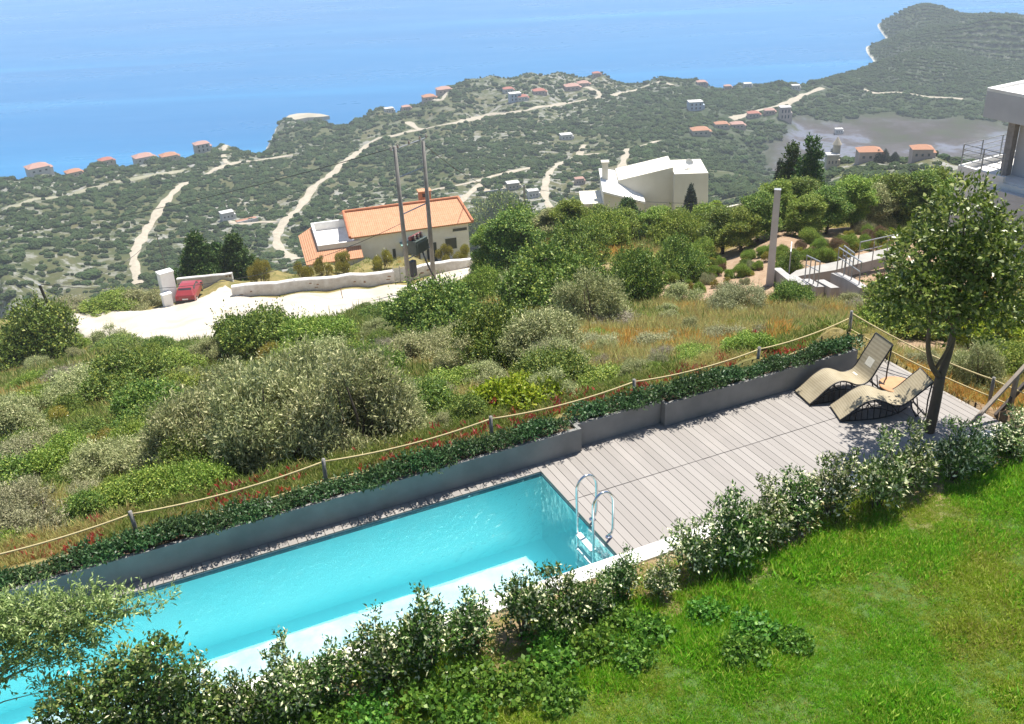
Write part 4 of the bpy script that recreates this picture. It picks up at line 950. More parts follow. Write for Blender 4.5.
def stems(lobes, r, parent, mat, name='stem', root=(0,0,-.15), g=None):
    g = g or rng; b = MB()
    for l in lobes:
        e = Vector(l[:3]); s0 = Vector(root)+Vector((g.uniform(-.06,.06),g.uniform(-.06,.06),0)); m_ = s0.lerp(e,.5)+Vector((g.uniform(-.1,.1),g.uniform(-.1,.1),.08)); b.tube([s0,m_,e],[r,r*.7,r*.3],5)
    return b.build(name, mat, parent, smooth=True)
M_bark = simple('grey_brown_bark', (.14,.105,.075), (.09,.07,.05), 5, .9, bmp=.6, bscale=30, bd=.02)
FM = dict(
 mastic=foliage('mastic_leaves', (0.061,0.114,0.022), (0.196,0.293,0.052), (0.392,0.444,0.091), .16, .5, 0.2, .25),
 olive=foliage('wild_olive_leaves', (0.158,0.190,0.080), (0.441,0.467,0.203), (0.673,0.648,0.346), .18, .6, 0.2, .2),
 lime=foliage('lime_green_leaves', (0.134,0.217,0.013), (0.341,0.468,0.025), (0.492,0.543,0.063), .18, .5, 0.3, .25),
 sage=foliage('sage_grey_leaves', (0.180,0.197,0.099), (0.420,0.419,0.227), (0.600,0.559,0.349), .12, .7, 0.2, .15),
 dry=foliage('dry_twigs', (0.213,0.181,0.138), (0.338,0.294,0.225), None, .1, .85, .1),
 green=foliage('mid_green_leaves', (0.100,0.167,0.026), (0.296,0.407,0.064), (0.488,0.537,0.112), .15, .5, 0.25, .25),
 gold=foliage('golden_green_leaves', (0.177,0.187,0.030), (0.388,0.359,0.060), (0.533,0.419,0.090), .2, 0.22, .3),
 conifer=foliage('conifer_needles', (0.033,0.078,0.019), (0.078,0.150,0.031), (0.143,0.208,0.046), .12, .6, 0.15, .2),
 cypress=foliage('cypress_needles', (.012,.028,.012), (.028,.052,.02), None, .1, .7, .08),
 pink=foliage('reddish_leaves', (.18,.09,.06), (.28,.15,.10), (.2,.2,.08), .3, .6, .2),
)
PROTO = {}
def proto(kind, idx):
    """unit shrub (half-width 1): foliage mesh + stems, built once and shared by its copies"""
    key = (kind, idx)
    if key in PROTO: return PROTO[key]
    g = np.random.default_rng(abs(hash(kind)) % 1000 if False else sum(map(ord,kind))*7+idx*31)
    if kind in ('mastic','green','pink'):
        L_ = dome_lobes(g, 28, rz=1.05); V = [twigs(L_, 4600, 5, .13, .058, .032, .35, g), twigs(L_, 320, 7, .30, .055, .03, .9, g, .9, .1)]
    elif kind == 'olive':
        L_ = dome_lobes(g, 22, rz=1.3, rmin=.26, rmax=.42); V = [twigs(L_, 3800, 6, .22, .078, .021, .8, g, .45), twigs(L_, 380, 8, .38, .075, .02, 1.3, g, .85, .1)]
    elif kind == 'lime':
        L_ = dome_lobes(g, 11, rz=.9, rmin=.26, rmax=.46); V = [twigs(L_, 3000, 6, .18, .08, .042, .6, g, .5)]
    elif kind == 'sage':
        L_ = dome_lobes(g, 18, rz=.7, rmin=.25, rmax=.42); V = [twigs(L_, 4000, 6, .2, .065, .016, 1.0, g, .5), twigs(L_, 400, 8, .34, .06, .015, 1.6, g, .8, .1)]
    elif kind == 'dry':
        L_ = dome_lobes(g, 10, rz=.6, rmin=.25, rmax=.42); V = [twigs(L_, 1500, 5, .3, .11, .012, .8, g, .3)]
    elif kind in ('gold',):
        L_ = dome_lobes(g, 9, rz=.9, rmin=.3, rmax=.5); V = [twigs(L_, 2800, 5, .15, .065, .022, 1.0, g, .5)]
    f = leaf_obj(V, 'foliage', FM[kind]); t = stems(L_, .035, None, M_bark, g=g)
    COL.objects.unlink(f); COL.objects.unlink(t)
    PROTO[key] = (f.data, t.data); bpy.data.objects.remove(f); bpy.data.objects.remove(t); return PROTO[key]
PLANTS = []
def tree_proto(kind, idx):
    key = ('tree', kind, idx)
    if key in PROTO: return PROTO[key]
    g = np.random.default_rng(sum(map(ord,kind))*3+idx*17+900); L_ = []
    for i in range(34):
        f = g.uniform(.08,1)**.8; rad = (1-(2*f-.95)**2*.75)**.5 if abs(2*f-.95) < 1.15 else .3; a = g.uniform(0,6.28); rr_ = rad*g.uniform(.2,.72); s_ = g.uniform(.2,.4)*(1.1-.4*f)
        L_.append((rr_*math.cos(a),rr_*math.sin(a),.25+f*2.1,s_,s_,s_*.8))
    f = leaf_obj([twigs(L_, 7600, 5, .14, .062, .034, .5, g, .45), twigs(L_, 420, 7, .26, .06, .03, 1.0, g, .9)], 'crown', FM[kind])
    b = MB(); b.tube([(0,0,-.6),(.03,.02,.6),(.0,.0,1.9)],[.09,.07,.02],7)
    for l in L_[::2]: b.tube([(.02,0,l[2]*.55),l[:3]],[.03,.008],4)
    t = b.build('trunk', M_bark, smooth=True); PROTO[key] = (f.data, t.data); bpy.data.objects.remove(f); bpy.data.objects.remove(t); return PROTO[key]
def broadtree(kind, px, ptop, wpx, d, group):
    p = at(px,250,d); p.z = gridz(p.x,p.y)-.2; r = wpx/2/ppm(p); h = max(hfor(p,ptop), r*2.1); fd, td = tree_proto(kind, random.randrange(2))
    t = thing('broadleaf_tree', p, random.uniform(0,6.28), None, 'tree', group); t.scale = (r,r,h/2.55)
    for nm, dt in (('crown',fd),('trunk',td)): o = bpy.data.objects.new(nm,dt); COL.objects.link(o); o.parent = t
    PLANTS.append((t, kind, r, True)); t['auto'] = 'belt'; return t
NAMEOF = dict(mastic='shrub', olive='wild_olive', lime='shrub', sage='shrub', dry='dry_shrub', green='shrub', gold='shrub', pink='shrub')
def plant(kind, p, r, hs=1.0, idx=None, label=None, cat='shrub', group=None, name=None, seed=None, sink=.12):
    fd, sd = proto(kind, (random.randrange(3) if idx is None else idx))
    t = thing(name or NAMEOF[kind], (p[0],p[1],p[2]-sink*r), random.uniform(0,6.28), label, cat, group); t.scale = (r*random.uniform(.92,1.08), r*random.uniform(.92,1.08), r*hs)
    for nm, dt in (('foliage', fd), ('stem', sd)):
        o = bpy.data.objects.new(nm, dt); COL.objects.link(o); o.parent = t
    PLANTS.append((t, kind, r, label is None)); return t
OCC = []
def shrub(kind, px, pyb, wpx, hs=1.0, dmin=15.3, label=None, **k):
    hs = hs*1.15+.05
    """shrub standing where the photo shows its foot, sized from its width in the photo"""
    p = hit(px, pyb, dmin)
    if p is None: return
    r = wpx/2/ppm(p); OCC.append((p.x,p.y,r)); return plant(kind, p, r, hs, label=label, **k)
G1 = 'shrubs on the slope below the terrace'
for a in (
 ('mastic',45,360,95,.9,'dark dense shrub at the left edge below the wooden wire post'),
 ('mastic',120,354,50,.45,'small dark shrub just below the left end of the gravel road'),
 ('mastic',264,354,90,.95,'big dark shrub overlapping the gravel road below the red car'),
 ('mastic',216,354,40,.5,'small round shrub left of the big dark one below the red car'),
 ('mastic',125,402,95,.8,'broad dark green shrub in the middle of the left slope'),
 ('olive',80,405,70,.7,'grey green shrub left of the broad dark one on the left slope'),
 ('green',175,374,60,.55,'mid green shrub on the left slope under the gravel road'),
 ('green',318,352,75,.8,'mid green shrub just under the road stake'),
 ('mastic',432,338,105,.85,'wide dark shrub at the foot of the transformer poles'),
 ('mastic',548,312,115,1.0,'large dark olive-green shrub at the centre of the hillside'),
 ('mastic',632,303,70,1.25,'tall dark shrub beside the bare garden soil'),
 ('mastic',520,268,90,1.0,'broad shrub crowning the ridge right of the transformer poles'),
 ('green',478,303,50,1.2,'bright upright shrub right of the second transformer pole'),
 ('olive',590,327,66,1.1,'pale grey-green shrub in front of the large dark hillside shrub'),
 ('sage',733,314,66,.9,'soft grey-green low shrub below the bare garden soil'),
 ('mastic',678,278,55,1.1,'rounded dark shrub against the bare garden soil'),
 ('mastic',490,372,95,1.1,'dark shrub behind the lime green one near the fence'),
 ('lime',508,424,105,.9,'bright lime-green shrub just outside the fence at its middle'),
 ('olive',545,365,85,.9,'grey-green shrub above the bright lime-green one'),
 ('olive',215,468,105,1.1,'leftmost grey-green wild olive of the big clump outside the fence'),
 ('olive',285,464,120,1.2,'tallest grey-green wild olive in the big clump outside the fence'),
 ('olive',355,452,115,1.15,'grey-green wild olive at the right of the big clump'),
 ('olive',310,425,105,1.0,'grey-green wild olive at the back of the big clump'),
 ('olive',240,425,80,1.0,'small grey-green wild olive at the back left of the big clump'),
 ('olive',408,440,75,1.0,'slim grey-green wild olive right of the big clump'),
 ('sage',30,540,110,.8,'big grey sage-like shrub at the left edge just outside the fence'),
 ('sage',85,505,70,.7,'low grey shrub behind the left stretch of the rope fence'),
 ('green',140,516,90,.75,'mid green shrub above the leftmost fence post in view'),
 ('gold',160,528,36,.8,'small yellow-green shrub between two left fence posts'),
 ('green',200,510,70,1.0,'dark green shrub left of the wild olive clump'),
 ('olive',150,468,75,.6,'low olive-grey shrub left of the wild olive clump'),
 ('sage',20,478,85,.7,'grey-green spreading shrub at the left edge of the slope'),
 ('gold',105,445,60,.5,'flat yellowish shrub in the middle of the left slope'),
 ('gold',205,395,75,.45,'flat golden shrub under the big dark road shrub'),
 ('mastic',80,440,50,.6,'dark low shrub on the left slope'),
 ('dry',70,385,55,.6,'bare grey shrub on the far left slope'),
 ('dry',150,430,45,.6,'bare twiggy grey shrub on the left slope'),
 ('dry',255,388,50,.7,'bare grey shrub below the big dark road shrub'),
 ('dry',345,395,55,.8,'bare grey shrub above the wild olive clump'),
 ('sage',440,405,60,.7,'greyish low shrub right of the wild olive clump'),
 ('green',450,392,70,.6,'green shrub between the olive clump and the lime-green shrub'),
 ('sage',590,352,60,.5,'low grey shrub at the centre of the dry meadow'),
 ('green',600,395,80,.55,'fresh green low shrub behind the middle fence stretch'),
 ('sage',655,352,70,.5,'grey-green patchy shrub in the orange meadow'),
 ('sage',768,352,50,1.0,'feathery grey-green shrub behind the fence near the loungers'),
 ('sage',720,345,55,.6,'small silvery shrub in the orange meadow'),
 ('green',700,360,45,.6,'small green shrub close to the fence in the orange meadow'),
 ('sage',72,312,50,.45,'low grey scrub left on the bank behind the gravel road'),('green',108,310,52,.5,'low green scrub in the middle of the bank behind the gravel road'),('olive',142,306,46,.5,'low scrub just left of the small white block'),
 ('dry',620,330,70,.5,'dry brownish shrub beside the pale grey-green one'),
 ('mastic',380,322,45,.7,'small dark shrub beside the road left of the poles'),
 ('green',345,372,70,.7,'green shrub on the slope straight below the road stake'),
 ('olive',420,370,70,.7,'olive-grey shrub below the wide dark one at the poles'),
): shrub(*a[:5], label=a[5], group=G1)
# garden on the right: cushions on bare soil
for a in (
 ('mastic',805,307,0,0,''),
):
    pass
G2 = 'small garden plants on the bare soil terraces'
for i, (kd, px, py, w, hs) in enumerate((('green',672,283,20,.9),('gold',690,290,14,.9),('sage',706,284,18,1.),('green',715,276,16,.9),('gold',728,284,12,.8),('green',742,276,20,.9),('sage',752,269,16,.9),('pink',690,276,12,.7),('green',655,292,16,.8),('gold',766,262,18,.8),('green',783,263,18,.9),('gold',760,294,12,.6),
  ('mastic',790,272,34,.8),('green',806,259,16,.9),('green',824,261,22,.9),('pink',838,253,22,.9),('gold',842,259,24,.8),('green',850,250,24,.9),('green',862,246,18,.9),('gold',873,252,16,.9),('pink',868,244,20,.9),('green',880,244,22,.9),('gold',888,249,16,.9),('sage',860,233,28,.8),('green',818,250,18,.9),('gold',893,240,18,.8),('green',810,243,26,.8),('pink',800,250,14,.8),('green',832,262,14,.9),('sage',845,256,14,.9),('gold',855,252,14,.9),('green',868,250,14,.9),('pink',812,254,12,.9),('green',795,262,14,1.),('gold',826,255,14,.8),('green',838,246,16,.9),('gold',850,241,16,.9),('green',868,237,18,.9),('pink',880,238,16,.9),('green',905,240,20,.9),('sage',820,245,16,.9),('green',700,292,16,.9),('gold',715,288,13,.9),('green',730,278,14,.9),('sage',745,284,14,.8),('gold',680,272,14,.9),('green',700,270,14,.9),('pink',722,271,12,.9),('gold',745,266,14,.9))):
    t = shrub(kd, px, py, w*.85, hs*1.45, 30, cat='shrub', group=G2); 
    if t: t['auto'] = 'garden'
gr_ = random.Random(41)
for i in range(46):
    px = gr_.uniform(652,905); f = (px-652)/253; py = gr_.uniform(266-30*f, 292-38*f)
    if 760 < px < 900 and 252-6*f < py < 275 and py > 262-.05*(px-760): continue
    t = shrub(gr_.choice(('green','green','sage','gold','pink','mastic')), px, py, gr_.uniform(7,15), gr_.uniform(1.0,1.6), 30, cat='shrub', group=G2)
    if t: t['auto'] = 'garden'
# belt of taller shrubs and trees
G3 = 'trees and tall shrubs along the ridge'
BT0 = (('mastic',500,245,70,1.1),('green',540,252,60,1.),('mastic',575,262,70,1.),('olive',560,244,50,1.),('green',600,250,60,1.1),('mastic',640,247,62,1.),('green',680,252,60,1.1),('mastic',715,258,66,1.2),('green',745,248,56,1.2),('mastic',765,240,60,1.2),
 ('green',760,262,46,1.1),('mastic',795,250,64,1.2),('green',820,240,64,1.2),('mastic',842,225,60,1.2),('green',850,245,60,1.),('olive',880,225,66,1.1),('green',905,215,60,1.1),('mastic',870,240,58,1.2),('green',840,205,60,1.1),('green',880,196,60,1.),('green',925,205,70,1.),('mastic',945,195,60,1.),('green',815,215,60,1.2),('mastic',700,232,50,1.),('green',660,236,50,1.),('gold',642,240,30,1.),('mastic',590,238,50,.9),('green',700,262,40,1.))
BT = [e for e in BT0 if e[1] < 720 and e[2] > 244]
for i, (kd, px, py, w, hs) in enumerate(BT):
    if px > 690 and py < 262: continue
    t = shrub(kd, px, py, w, hs, 45, cat='tree', group=G3, name='evergreen_tree')
    if t: t['auto'] = 'belt'
# taller trees behind the crest: crown top row, width and distance measured
for kd, px, ptop, w, d in (('mastic',757,214,48,54),('green',740,220,46,53),('green',775,205,50,56),('mastic',797,200,48,58),('green',822,188,56,70),('mastic',845,180,52,72),('green',850,206,50,58),('green',873,176,56,72),('olive',905,178,56,71),('mastic',890,198,54,60),('green',925,168,60,73),('mastic',915,200,56,60),('green',945,182,60,70),('mastic',965,172,58,73),('green',803,220,42,54),('mastic',825,210,46,56),('olive',872,205,44,59),('green',985,190,60,68),('mastic',722,224,48,55),('green',703,224,46,60),('mastic',680,230,42,68),('green',655,232,44,68),('green',625,238,44,68),('mastic',600,236,44,66),('green',570,232,50,64),('olive',548,226,46,66),('mastic',515,216,66,64),('green',488,226,44,66)):
    broadtree(kd, px, ptop, w, d, G3)
# broad-leaved bushes right of the deck
for a in (('green',905,335,95,.85,'broad-leaved bush with reddish tips left of the deck tree, beside the garden steps'),('lime',985,345,80,.8,'large glossy yellow-green bush right of the deck tree trunk'),('green',1025,345,75,.9,'glossy green bush at the right edge below the grey house'),('mastic',945,335,70,.8,'dark bush behind the deck tree crown'),('pink',888,300,45,.9,'orange-tinted bush beside the ramp handrail'),('olive',970,395,55,1.2,'feathery grey-green bush behind the right rope'),('green',1010,380,70,.8,'soft green bush behind the stair handrail'),('sage',925,372,50,.7,'grey-green low bush just outside the deck end')): shrub(*a[:5], dmin=19.5, label=a[5], group='bushes outside the deck end')

# random fill, so that the slope is as overgrown as in the photo
def okspot(p, r, k=.75): return all((p.x-x)**2+(p.y-y)**2 > (k*(r+R_))**2 for x, y, R_ in OCC)
road_poly = [(50,320),(50,316),(90,313),(150,309),(176,303),(225,280),(340,278),(400,270),(503,250),(505,270),(470,281),(430,294),(390,306),(350,315),(310,325),(275,337),(235,349),(185,349),(135,347),(85,340)]
def inside(px, py, poly):
    c = False; j = len(poly)-1
    for i in range(len(poly)):
        if (poly[i][1] > py) != (poly[j][1] > py) and px < (poly[j][0]-poly[i][0])*(py-poly[i][1])/(poly[j][1]-poly[i][1])+poly[i][0]: c = not c
        j = i
    return c
cnt = 0; tries = 0
while cnt < 250 and tries < 6000:
    tries += 1; px = random.uniform(-20,860); top = 322-.07*px if px < 480 else 268; py = random.uniform(top, 560-.27*px)
    if inside(px, py, road_poly) or (px > 620 and random.random() < .45): continue
    p = hit(px, py); 
    if p is None: continue
    d = math.hypot(p.x,p.y); u_, v_ = toUV(p.x,p.y)
    if d > 82 or v_ > -1.3 or (u_ > 7 and v_ > -3.0): continue
    z0 = zc.reshape(ND,NA,4)[int((math.log(d)-LD[0])/(LD[1]-LD[0])), int((math.atan2(p.x,p.y)-AZ[0])/(AZ[1]-AZ[0])), 2]
    if z0 > .4: continue
    kd = random.choices(('mastic','olive','green','sage','gold','dry','lime'), (28,20,22,20,7,8,2))[0]
    r = random.uniform(.28,.85)*(1+d/110); r *= .75 if kd in ('sage','dry','gold') else 1
    if px > 560 and py > 310: r *= .6; kd = random.choice(('sage','olive','green','dry','gold'))
    if v_ > -3: r = min(r,.55)
    if not okspot(p, r, .45): continue
    OCC.append((p.x,p.y,r)); t = plant(kd, p, r, random.uniform(.75,1.15), group=G1); t['auto'] = 'slope'; cnt += 1

for u in np.arange(-8.6, 6.4, .62):
    v = random.uniform(-2.9,-1.75); r = random.uniform(.22,.48); q = W(u+random.uniform(-.2,.2),v); p = Vector((q.x,q.y,gridz(q.x,q.y)))
    if not okspot(p, r, .5): continue
    OCC.append((p.x,p.y,r)); t = plant(random.choice(('green','olive','sage','mastic','gold','dry')), p, r, random.uniform(.8,1.3), group=G1); t['auto'] = 'slope'
# ---- conifers, cypresses, round garden shrubs by the villa
def conifer(px, pyb, ptop, wpx, label, kind='conifer', dmin=60, name='pine_tree', d=None, group=None, cat='tree'):
    p = hit(px,pyb,dmin) if d is None else at(px,pyb,d)
    h = hfor(p, ptop); r = wpx/2/ppm(p); g = np.random.default_rng(px*13+pyb); t = thing(name, p, 0, label, cat, group)
    L_ = []
    if kind == 'cypress':
        n = 9
        for i in range(n): f = (i+.5)/n; L_.append((g.normal()*.04*r,g.normal()*.04*r,h*(.08+.86*f), r*(1-f**2.2)*.95+.1*r, r*(1-f**2.2)*.95+.1*r, h*.11))
        V = [twigs(L_, 2200, 4, .12*h**.5, .17, .09, 1.4, g, .5)]
    else:
        n = 34
        for i in range(n):
            f = (i+.5)/n; a = g.uniform(0,6.28); rad = r*(1-f)*g.uniform(.25,.8); s_ = r*(.17+.40*(1-f)); L_.append((rad*math.cos(a),rad*math.sin(a),h*f, s_,s_,s_*.7))
        V = [twigs(L_, 4200, 5, .26*r**.5, .17*r**.5, .075*r**.5, .7, g, .3)]
    leaf_obj(V, 'crown', FM[kind], t); b = MB(); b.tube([(0,0,-.5),(0,0,h*.9)],[.12+.03*h*.3,.03],7); b.build('trunk', M_bark, t, smooth=True); return t
conifer(203,281,236,46,'dark green pine tree right behind the red car','conifer',60,'pine_tree',d=93)
conifer(240,283,238,48,'bushy dark pine tree behind the low end of the long stone wall','conifer',60,'pine_tree',d=93)
conifer(222,283,246,34,'small pine tree between the two bushier ones behind the car','conifer',60,'pine_tree',d=95)
conifer(803,243,140,48,'taller of the two dark conifers standing above the ridge trees','conifer',45,'conifer_tree',d=80)
conifer(785,243,147,42,'shorter of the two dark conifers above the ridge trees, left one','conifer',45,'conifer_tree',d=82)
conifer(774,240,160,13,'very slim dark cypress left of the two conifers','cypress',45,'cypress_tree',d=98)
conifer(690,221,185,13,'slim dark cypress in front of the white angular house','cypress',45,'cypress_tree',d=126)
conifer(627,236,202,42,'spiky green pine tree at the left front of the white angular house','conifer',45,'pine_tree',d=105)
for x, yb, yt, d, lab in ((862,166,151,330,'leftmost tiny cypress by the distant orange-roofed houses'),(877,165,150,326,'tiny cypress between the two distant orange-roofed houses, left one'),(884,164,149,326,'tiny cypress between the two distant orange-roofed houses, middle one'),(894,164,152,325,'tiny cypress left of the right distant orange-roofed house'),(832,165,147,345,'tiny cypress beside the distant cream turret house')):
    conifer(x,yb,yt,9,lab,'cypress',200,'cypress_tree',d=d,group='distant cypresses')
G4 = 'rounded golden shrubs in front of the villa'
for i, (x, y, w, lab) in enumerate(((262,287,24,'golden shrub at the far left end of the villa hedge row'),(303,280,22,'golden rounded shrub below the left corner of the villa wing'),(324,279,20,'golden rounded shrub below the middle of the villa wing'),(347,277,22,'golden rounded shrub below the right side of the villa wing'),(385,276,24,'golden rounded shrub below the two narrow villa windows'),(447,263,20,'golden rounded shrub below the right villa window'),(466,263,18,'golden rounded shrub at the right corner of the villa'))):
    p = hit(x,y,84.5) or at(x,y,90); plant('gold', p, w/2/ppm(p), 2.1, i%3, lab, 'shrub', G4)
for x, y, w, d, kd, lab in ((625,262,0,0,'',''),):
    pass
for px, py, w, d, kd, lab in ((745,214,26,122,'sage','pale rubble-edge shrub on the bank right of the white angular house'),(715,214,24,126,'lime','yellow-green shrub right of the white angular house'),(600,236,26,118,'green','green shrub at the left foot of the white angular house'),(650,235,40,112,'green','green shrub below the main wall of the white angular house')):
    p = at(px,py,d); plant(kd, p, w/2/ppm(p), 1.0, None, lab, 'shrub', 'shrubs round the white angular house')

# ---- the slim tree on the deck
M_trunk = simple('smooth_brown_bark', (.12,.085,.055), (.085,.06,.04), 4, .8, bmp=.4, bscale=22, bd=.012)
tb_ = W(6.64,2.12,0); tree = thing('deck_tree', tb_, TA, 'slim round-crowned tree with forked trunk at the right end of the deck', 'tree')
b = MB()
def limb(pts, r): b.tube(smooth_line([Vector(p) for p in pts], .12), list(np.linspace(r[0], r[1], len(smooth_line([Vector(p) for p in pts], .12)))), 10)
limb([(0,0,-.2),(.05,.0,.5),(.12,.05,1.05)], (.10,.085))
limb([(.12,.05,1.0),(.30,.1,1.6),(.34,.15,2.4),(.30,.2,3.3)], (.075,.03))
limb([(.12,.05,1.02),(-.12,.08,1.35),(-.32,.05,1.9),(-.38,.0,2.8)], (.055,.022))
limb([(-.02,.07,1.2),(.05,-.1,1.8),(.0,-.3,2.8)], (.032,.015))
g = np.random.default_rng(5)
TL = [(.15,.05,2.95,.75,.75,.6),(.05,.1,3.75,.62,.62,.55),(-.62,-.1,2.75,.6,.6,.5),(.95,.15,2.7,.62,.62,.5),(.2,-.7,2.75,.6,.6,.5),(.2,.8,2.85,.6,.6,.5),(-.5,.2,3.4,.5,.5,.42),(.72,.1,3.4,.55,.5,.42),(.3,-.45,3.45,.5,.5,.4),(.1,.1,4.2,.36,.36,.3),(-.85,.3,2.6,.4,.4,.32),(1.25,-.2,2.55,.4,.4,.32),(.0,-.9,2.5,.4,.4,.3),(.55,.6,2.5,.45,.45,.3),(-.35,-.3,2.4,.4,.4,.28),(.7,-.3,2.45,.4,.4,.28),(1.3,.3,2.95,.35,.35,.3),(-1.0,-.2,3.0,.33,.33,.28)]
for l in TL[1:]: limb([(.25,.1,2.0+.25*max(0,l[2]-2.6)),((l[0]+.25)/2,(l[1]+.1)/2,(l[2]+2.0)/2+.1),l[:3]], (.028,.008))
b.build('trunk', M_trunk, tree, smooth=True)
M_treeleaf = foliage('deck_tree_leaves', (.06,.11,.015), (.16,.22,.028), (.32,.36,.10), .2, .34, .26, .4)
leaf_obj([twigs(TL, 2700, 5, .19, .095, .05, .25, g, .4, -.7), twigs(TL, 300, 7, .28, .095, .05, .5, g, .9, -.2)], 'crown', M_treeleaf, tree)

# ---- hedge of variegated shrubs along the pool coping
M_var = foliage('variegated_leaves', (.030,.075,.012), (.10,.18,.03), (.74,.74,.42), .19, .4, .16, .25, .25)
M_var2 = foliage('cream_leaves', (.04,.085,.014), (.15,.22,.05), (.78,.76,.48), .25, .4, .16, .25, .25)
HP = []
for i in range(6):
    g = np.random.default_rng(100+i); L_ = [(g.normal()*.16,g.normal()*.16,z,s_,s_,s_*1.0) for z, s_ in ((.28,.30),(.45,.36),(.6,.34),(.72,.28),(.5,.3),(.85,.2),(.38,.32))]+[(g.uniform(-.4,.4),g.uniform(-.3,.3),g.uniform(.25,.65),.2,.2,.2) for _ in range(5)]
    shoots = [(g.uniform(-.35,.35),g.uniform(-.25,.25),z,.07,.07,.12) for z in g.uniform(.85,1.28,6)]
    V = [twigs(L_, 520, 4, .16, .095, .042, .6, g, .4, -.5), twigs(shoots, 80, 5, .18, .075, .034, 1.2, g, .3)]
    f = leaf_obj(V, 'foliage', M_var2 if i%3 == 1 else M_var)
    b = MB()
    for l in L_+shoots: b.tube([(g.uniform(-.05,.05),g.uniform(-.05,.05),-.1),(l[0]*.5,l[1]*.5,l[2]*.55),l[:3]],[.014,.009,.004],5)
    st = b.build('stem', M_bark, smooth=True); HP.append((f.data, st.data)); bpy.data.objects.remove(f); bpy.data.objects.remove(st)
HEDGE = []
rh_ = random.Random(11); u = -7.0
while u < 12.6:
    v = 3.4+rh_.uniform(-.13,.13)+(.12 if u < -1.2 else 0); s_ = rh_.uniform(.84,1.14)*((.78 if u < 3 else .9) if u > .4 else (.94 if u > -1.2 else .86))
    if -1.3 < u < .45: s_ *= .60; v += .22
    p = W(u, v, lawnz(u,v)-.03); t = thing('hedge_shrub', p, rh_.uniform(0,6.28), None, 'hedge shrub', 'variegated hedge along the pool coping'); t.scale = (s_*.9,s_*.9,s_*rh_.uniform(.85,1.1)*(.60 if u > 6.2 else 1))
    fd, sd = HP[rh_.randrange(6)]
    for nm, dt in (('foliage',fd),('stem',sd)): o = bpy.data.objects.new(nm,dt); COL.objects.link(o); o.parent = t
    HEDGE.append((u,t)); u += rh_.uniform(.5,.74) if u < .6 else rh_.uniform(.62,.9)
for i, (u_, t) in enumerate(HEDGE): t['label'] = f"cream and green variegated hedge shrub, {ORD[i] if i < 25 else 'last'} from the left along the pool coping"
# broad-leaved weeds at the hedge foot
M_weed = foliage('weed_leaves', (.06,.16,.018), (.14,.30,.035), (.26,.42,.07), .18, .45, .38, .3)
WD = []
for i in range(3):
    g = np.random.default_rng(300+i); L_ = [(.17*math.cos(q_*.7),.17*math.sin(q_*.7),.08,.21,.21,.12) for q_ in range(9)]
    f = leaf_obj([twigs(L_, 200, 3, .1, .075, .06, .8, g, .4, 0)], 'weed', M_weed); WD.append(f.data); bpy.data.objects.remove(f)
k = 0
for u, v, s_ in ((-4.3,4.0,1.),(-3.6,4.25,1.1),(-3.0,4.1,1.),(-2.6,4.5,1.1),(-2.0,4.4,1.),(-3.3,4.7,1.),(-1.4,4.3,1.),(-1.0,4.7,.9),(-4.9,3.9,1.),(-2.2,4.9,.9),(.3,4.5,.8),(.6,5.1,.9),(.2,5.4,.9),(-.6,4.4,.9),(.9,5.5,.7),(-1.8,3.9,1.),(-.8,4.0,.9),(-5.6,3.9,1.)):
    o = bpy.data.objects.new('weed_clump', WD[k%3]); COL.objects.link(o); o.location = W(u,v,lawnz(u,v)); o.rotation_euler.z = k*1.3; o.scale = (s_*.92,)*3
    tag(o, f'dark broad-leaved weed clump on the lawn edge, {ORD[k]} listed along the hedge foot', 'weed', 'broad-leaved weeds at the hedge foot'); k += 1
WEEDS = [o for o in COL.objects if o.name.startswith('weed_clump')]
for i, o in enumerate(sorted(WEEDS, key=lambda o: project(o.location)[0])): o['label'] = f'dark green broad-leaved weed clump at the hedge foot, {ORD[i]} from the left'

# ---- big foreground shrubs at the lower left
M_laurel = foliage('laurel_leaves', (.04,.08,.014), (.11,.18,.03), (.27,.30,.09), .2, .34, .16, .4)
t = thing('laurel_shrub', W(-6.7,3.5,.05), 0, 'tall dark glossy-leaved shrub in front of the pool at the lower left', 'shrub'); g = np.random.default_rng(77)
L_ = [(0,0,.5,.55,.5,.5),(-.45,.0,.6,.5,.5,.5),(.35,.1,.7,.42,.42,.45),(.0,0,1.05,.42,.42,.4),(-.55,.1,1.0,.36,.36,.34),(.2,.05,1.35,.3,.3,.34),(.28,.0,1.62,.16,.16,.26),(-.9,0,.6,.42,.42,.42),(-.25,.2,1.25,.26,.26,.26),(-.95,.1,.95,.24,.24,.24),(.5,0,.3,.4,.4,.35)]
leaf_obj([twigs(L_, 3300, 4, .11, .062, .034, .4, g, .55, -.6), twigs(L_, 160, 6, .2, .06, .032, .8, g, .9, 0)], 'foliage', M_laurel, t); stems(L_, .018, t, M_bark, g=g)
M_ol = foliage('olive_tree_leaves', (.11,.17,.04), (.27,.34,.10), (.45,.50,.2), .2, .5, .25)
ob = W(-9.6,3.6,.05); t = thing('olive_tree', ob, TA, 'grey-green olive tree reaching over the pool from the left edge', 'tree'); g = np.random.default_rng(78)
L_ = []
def oll(px, py, d, r, f=.75): q = at(px,py,d)-ob; c_, s_ = math.cos(-TA), math.sin(-TA); L_.append((q.x*c_-q.y*s_, q.x*s_+q.y*c_, q.z, r, r, r*f))
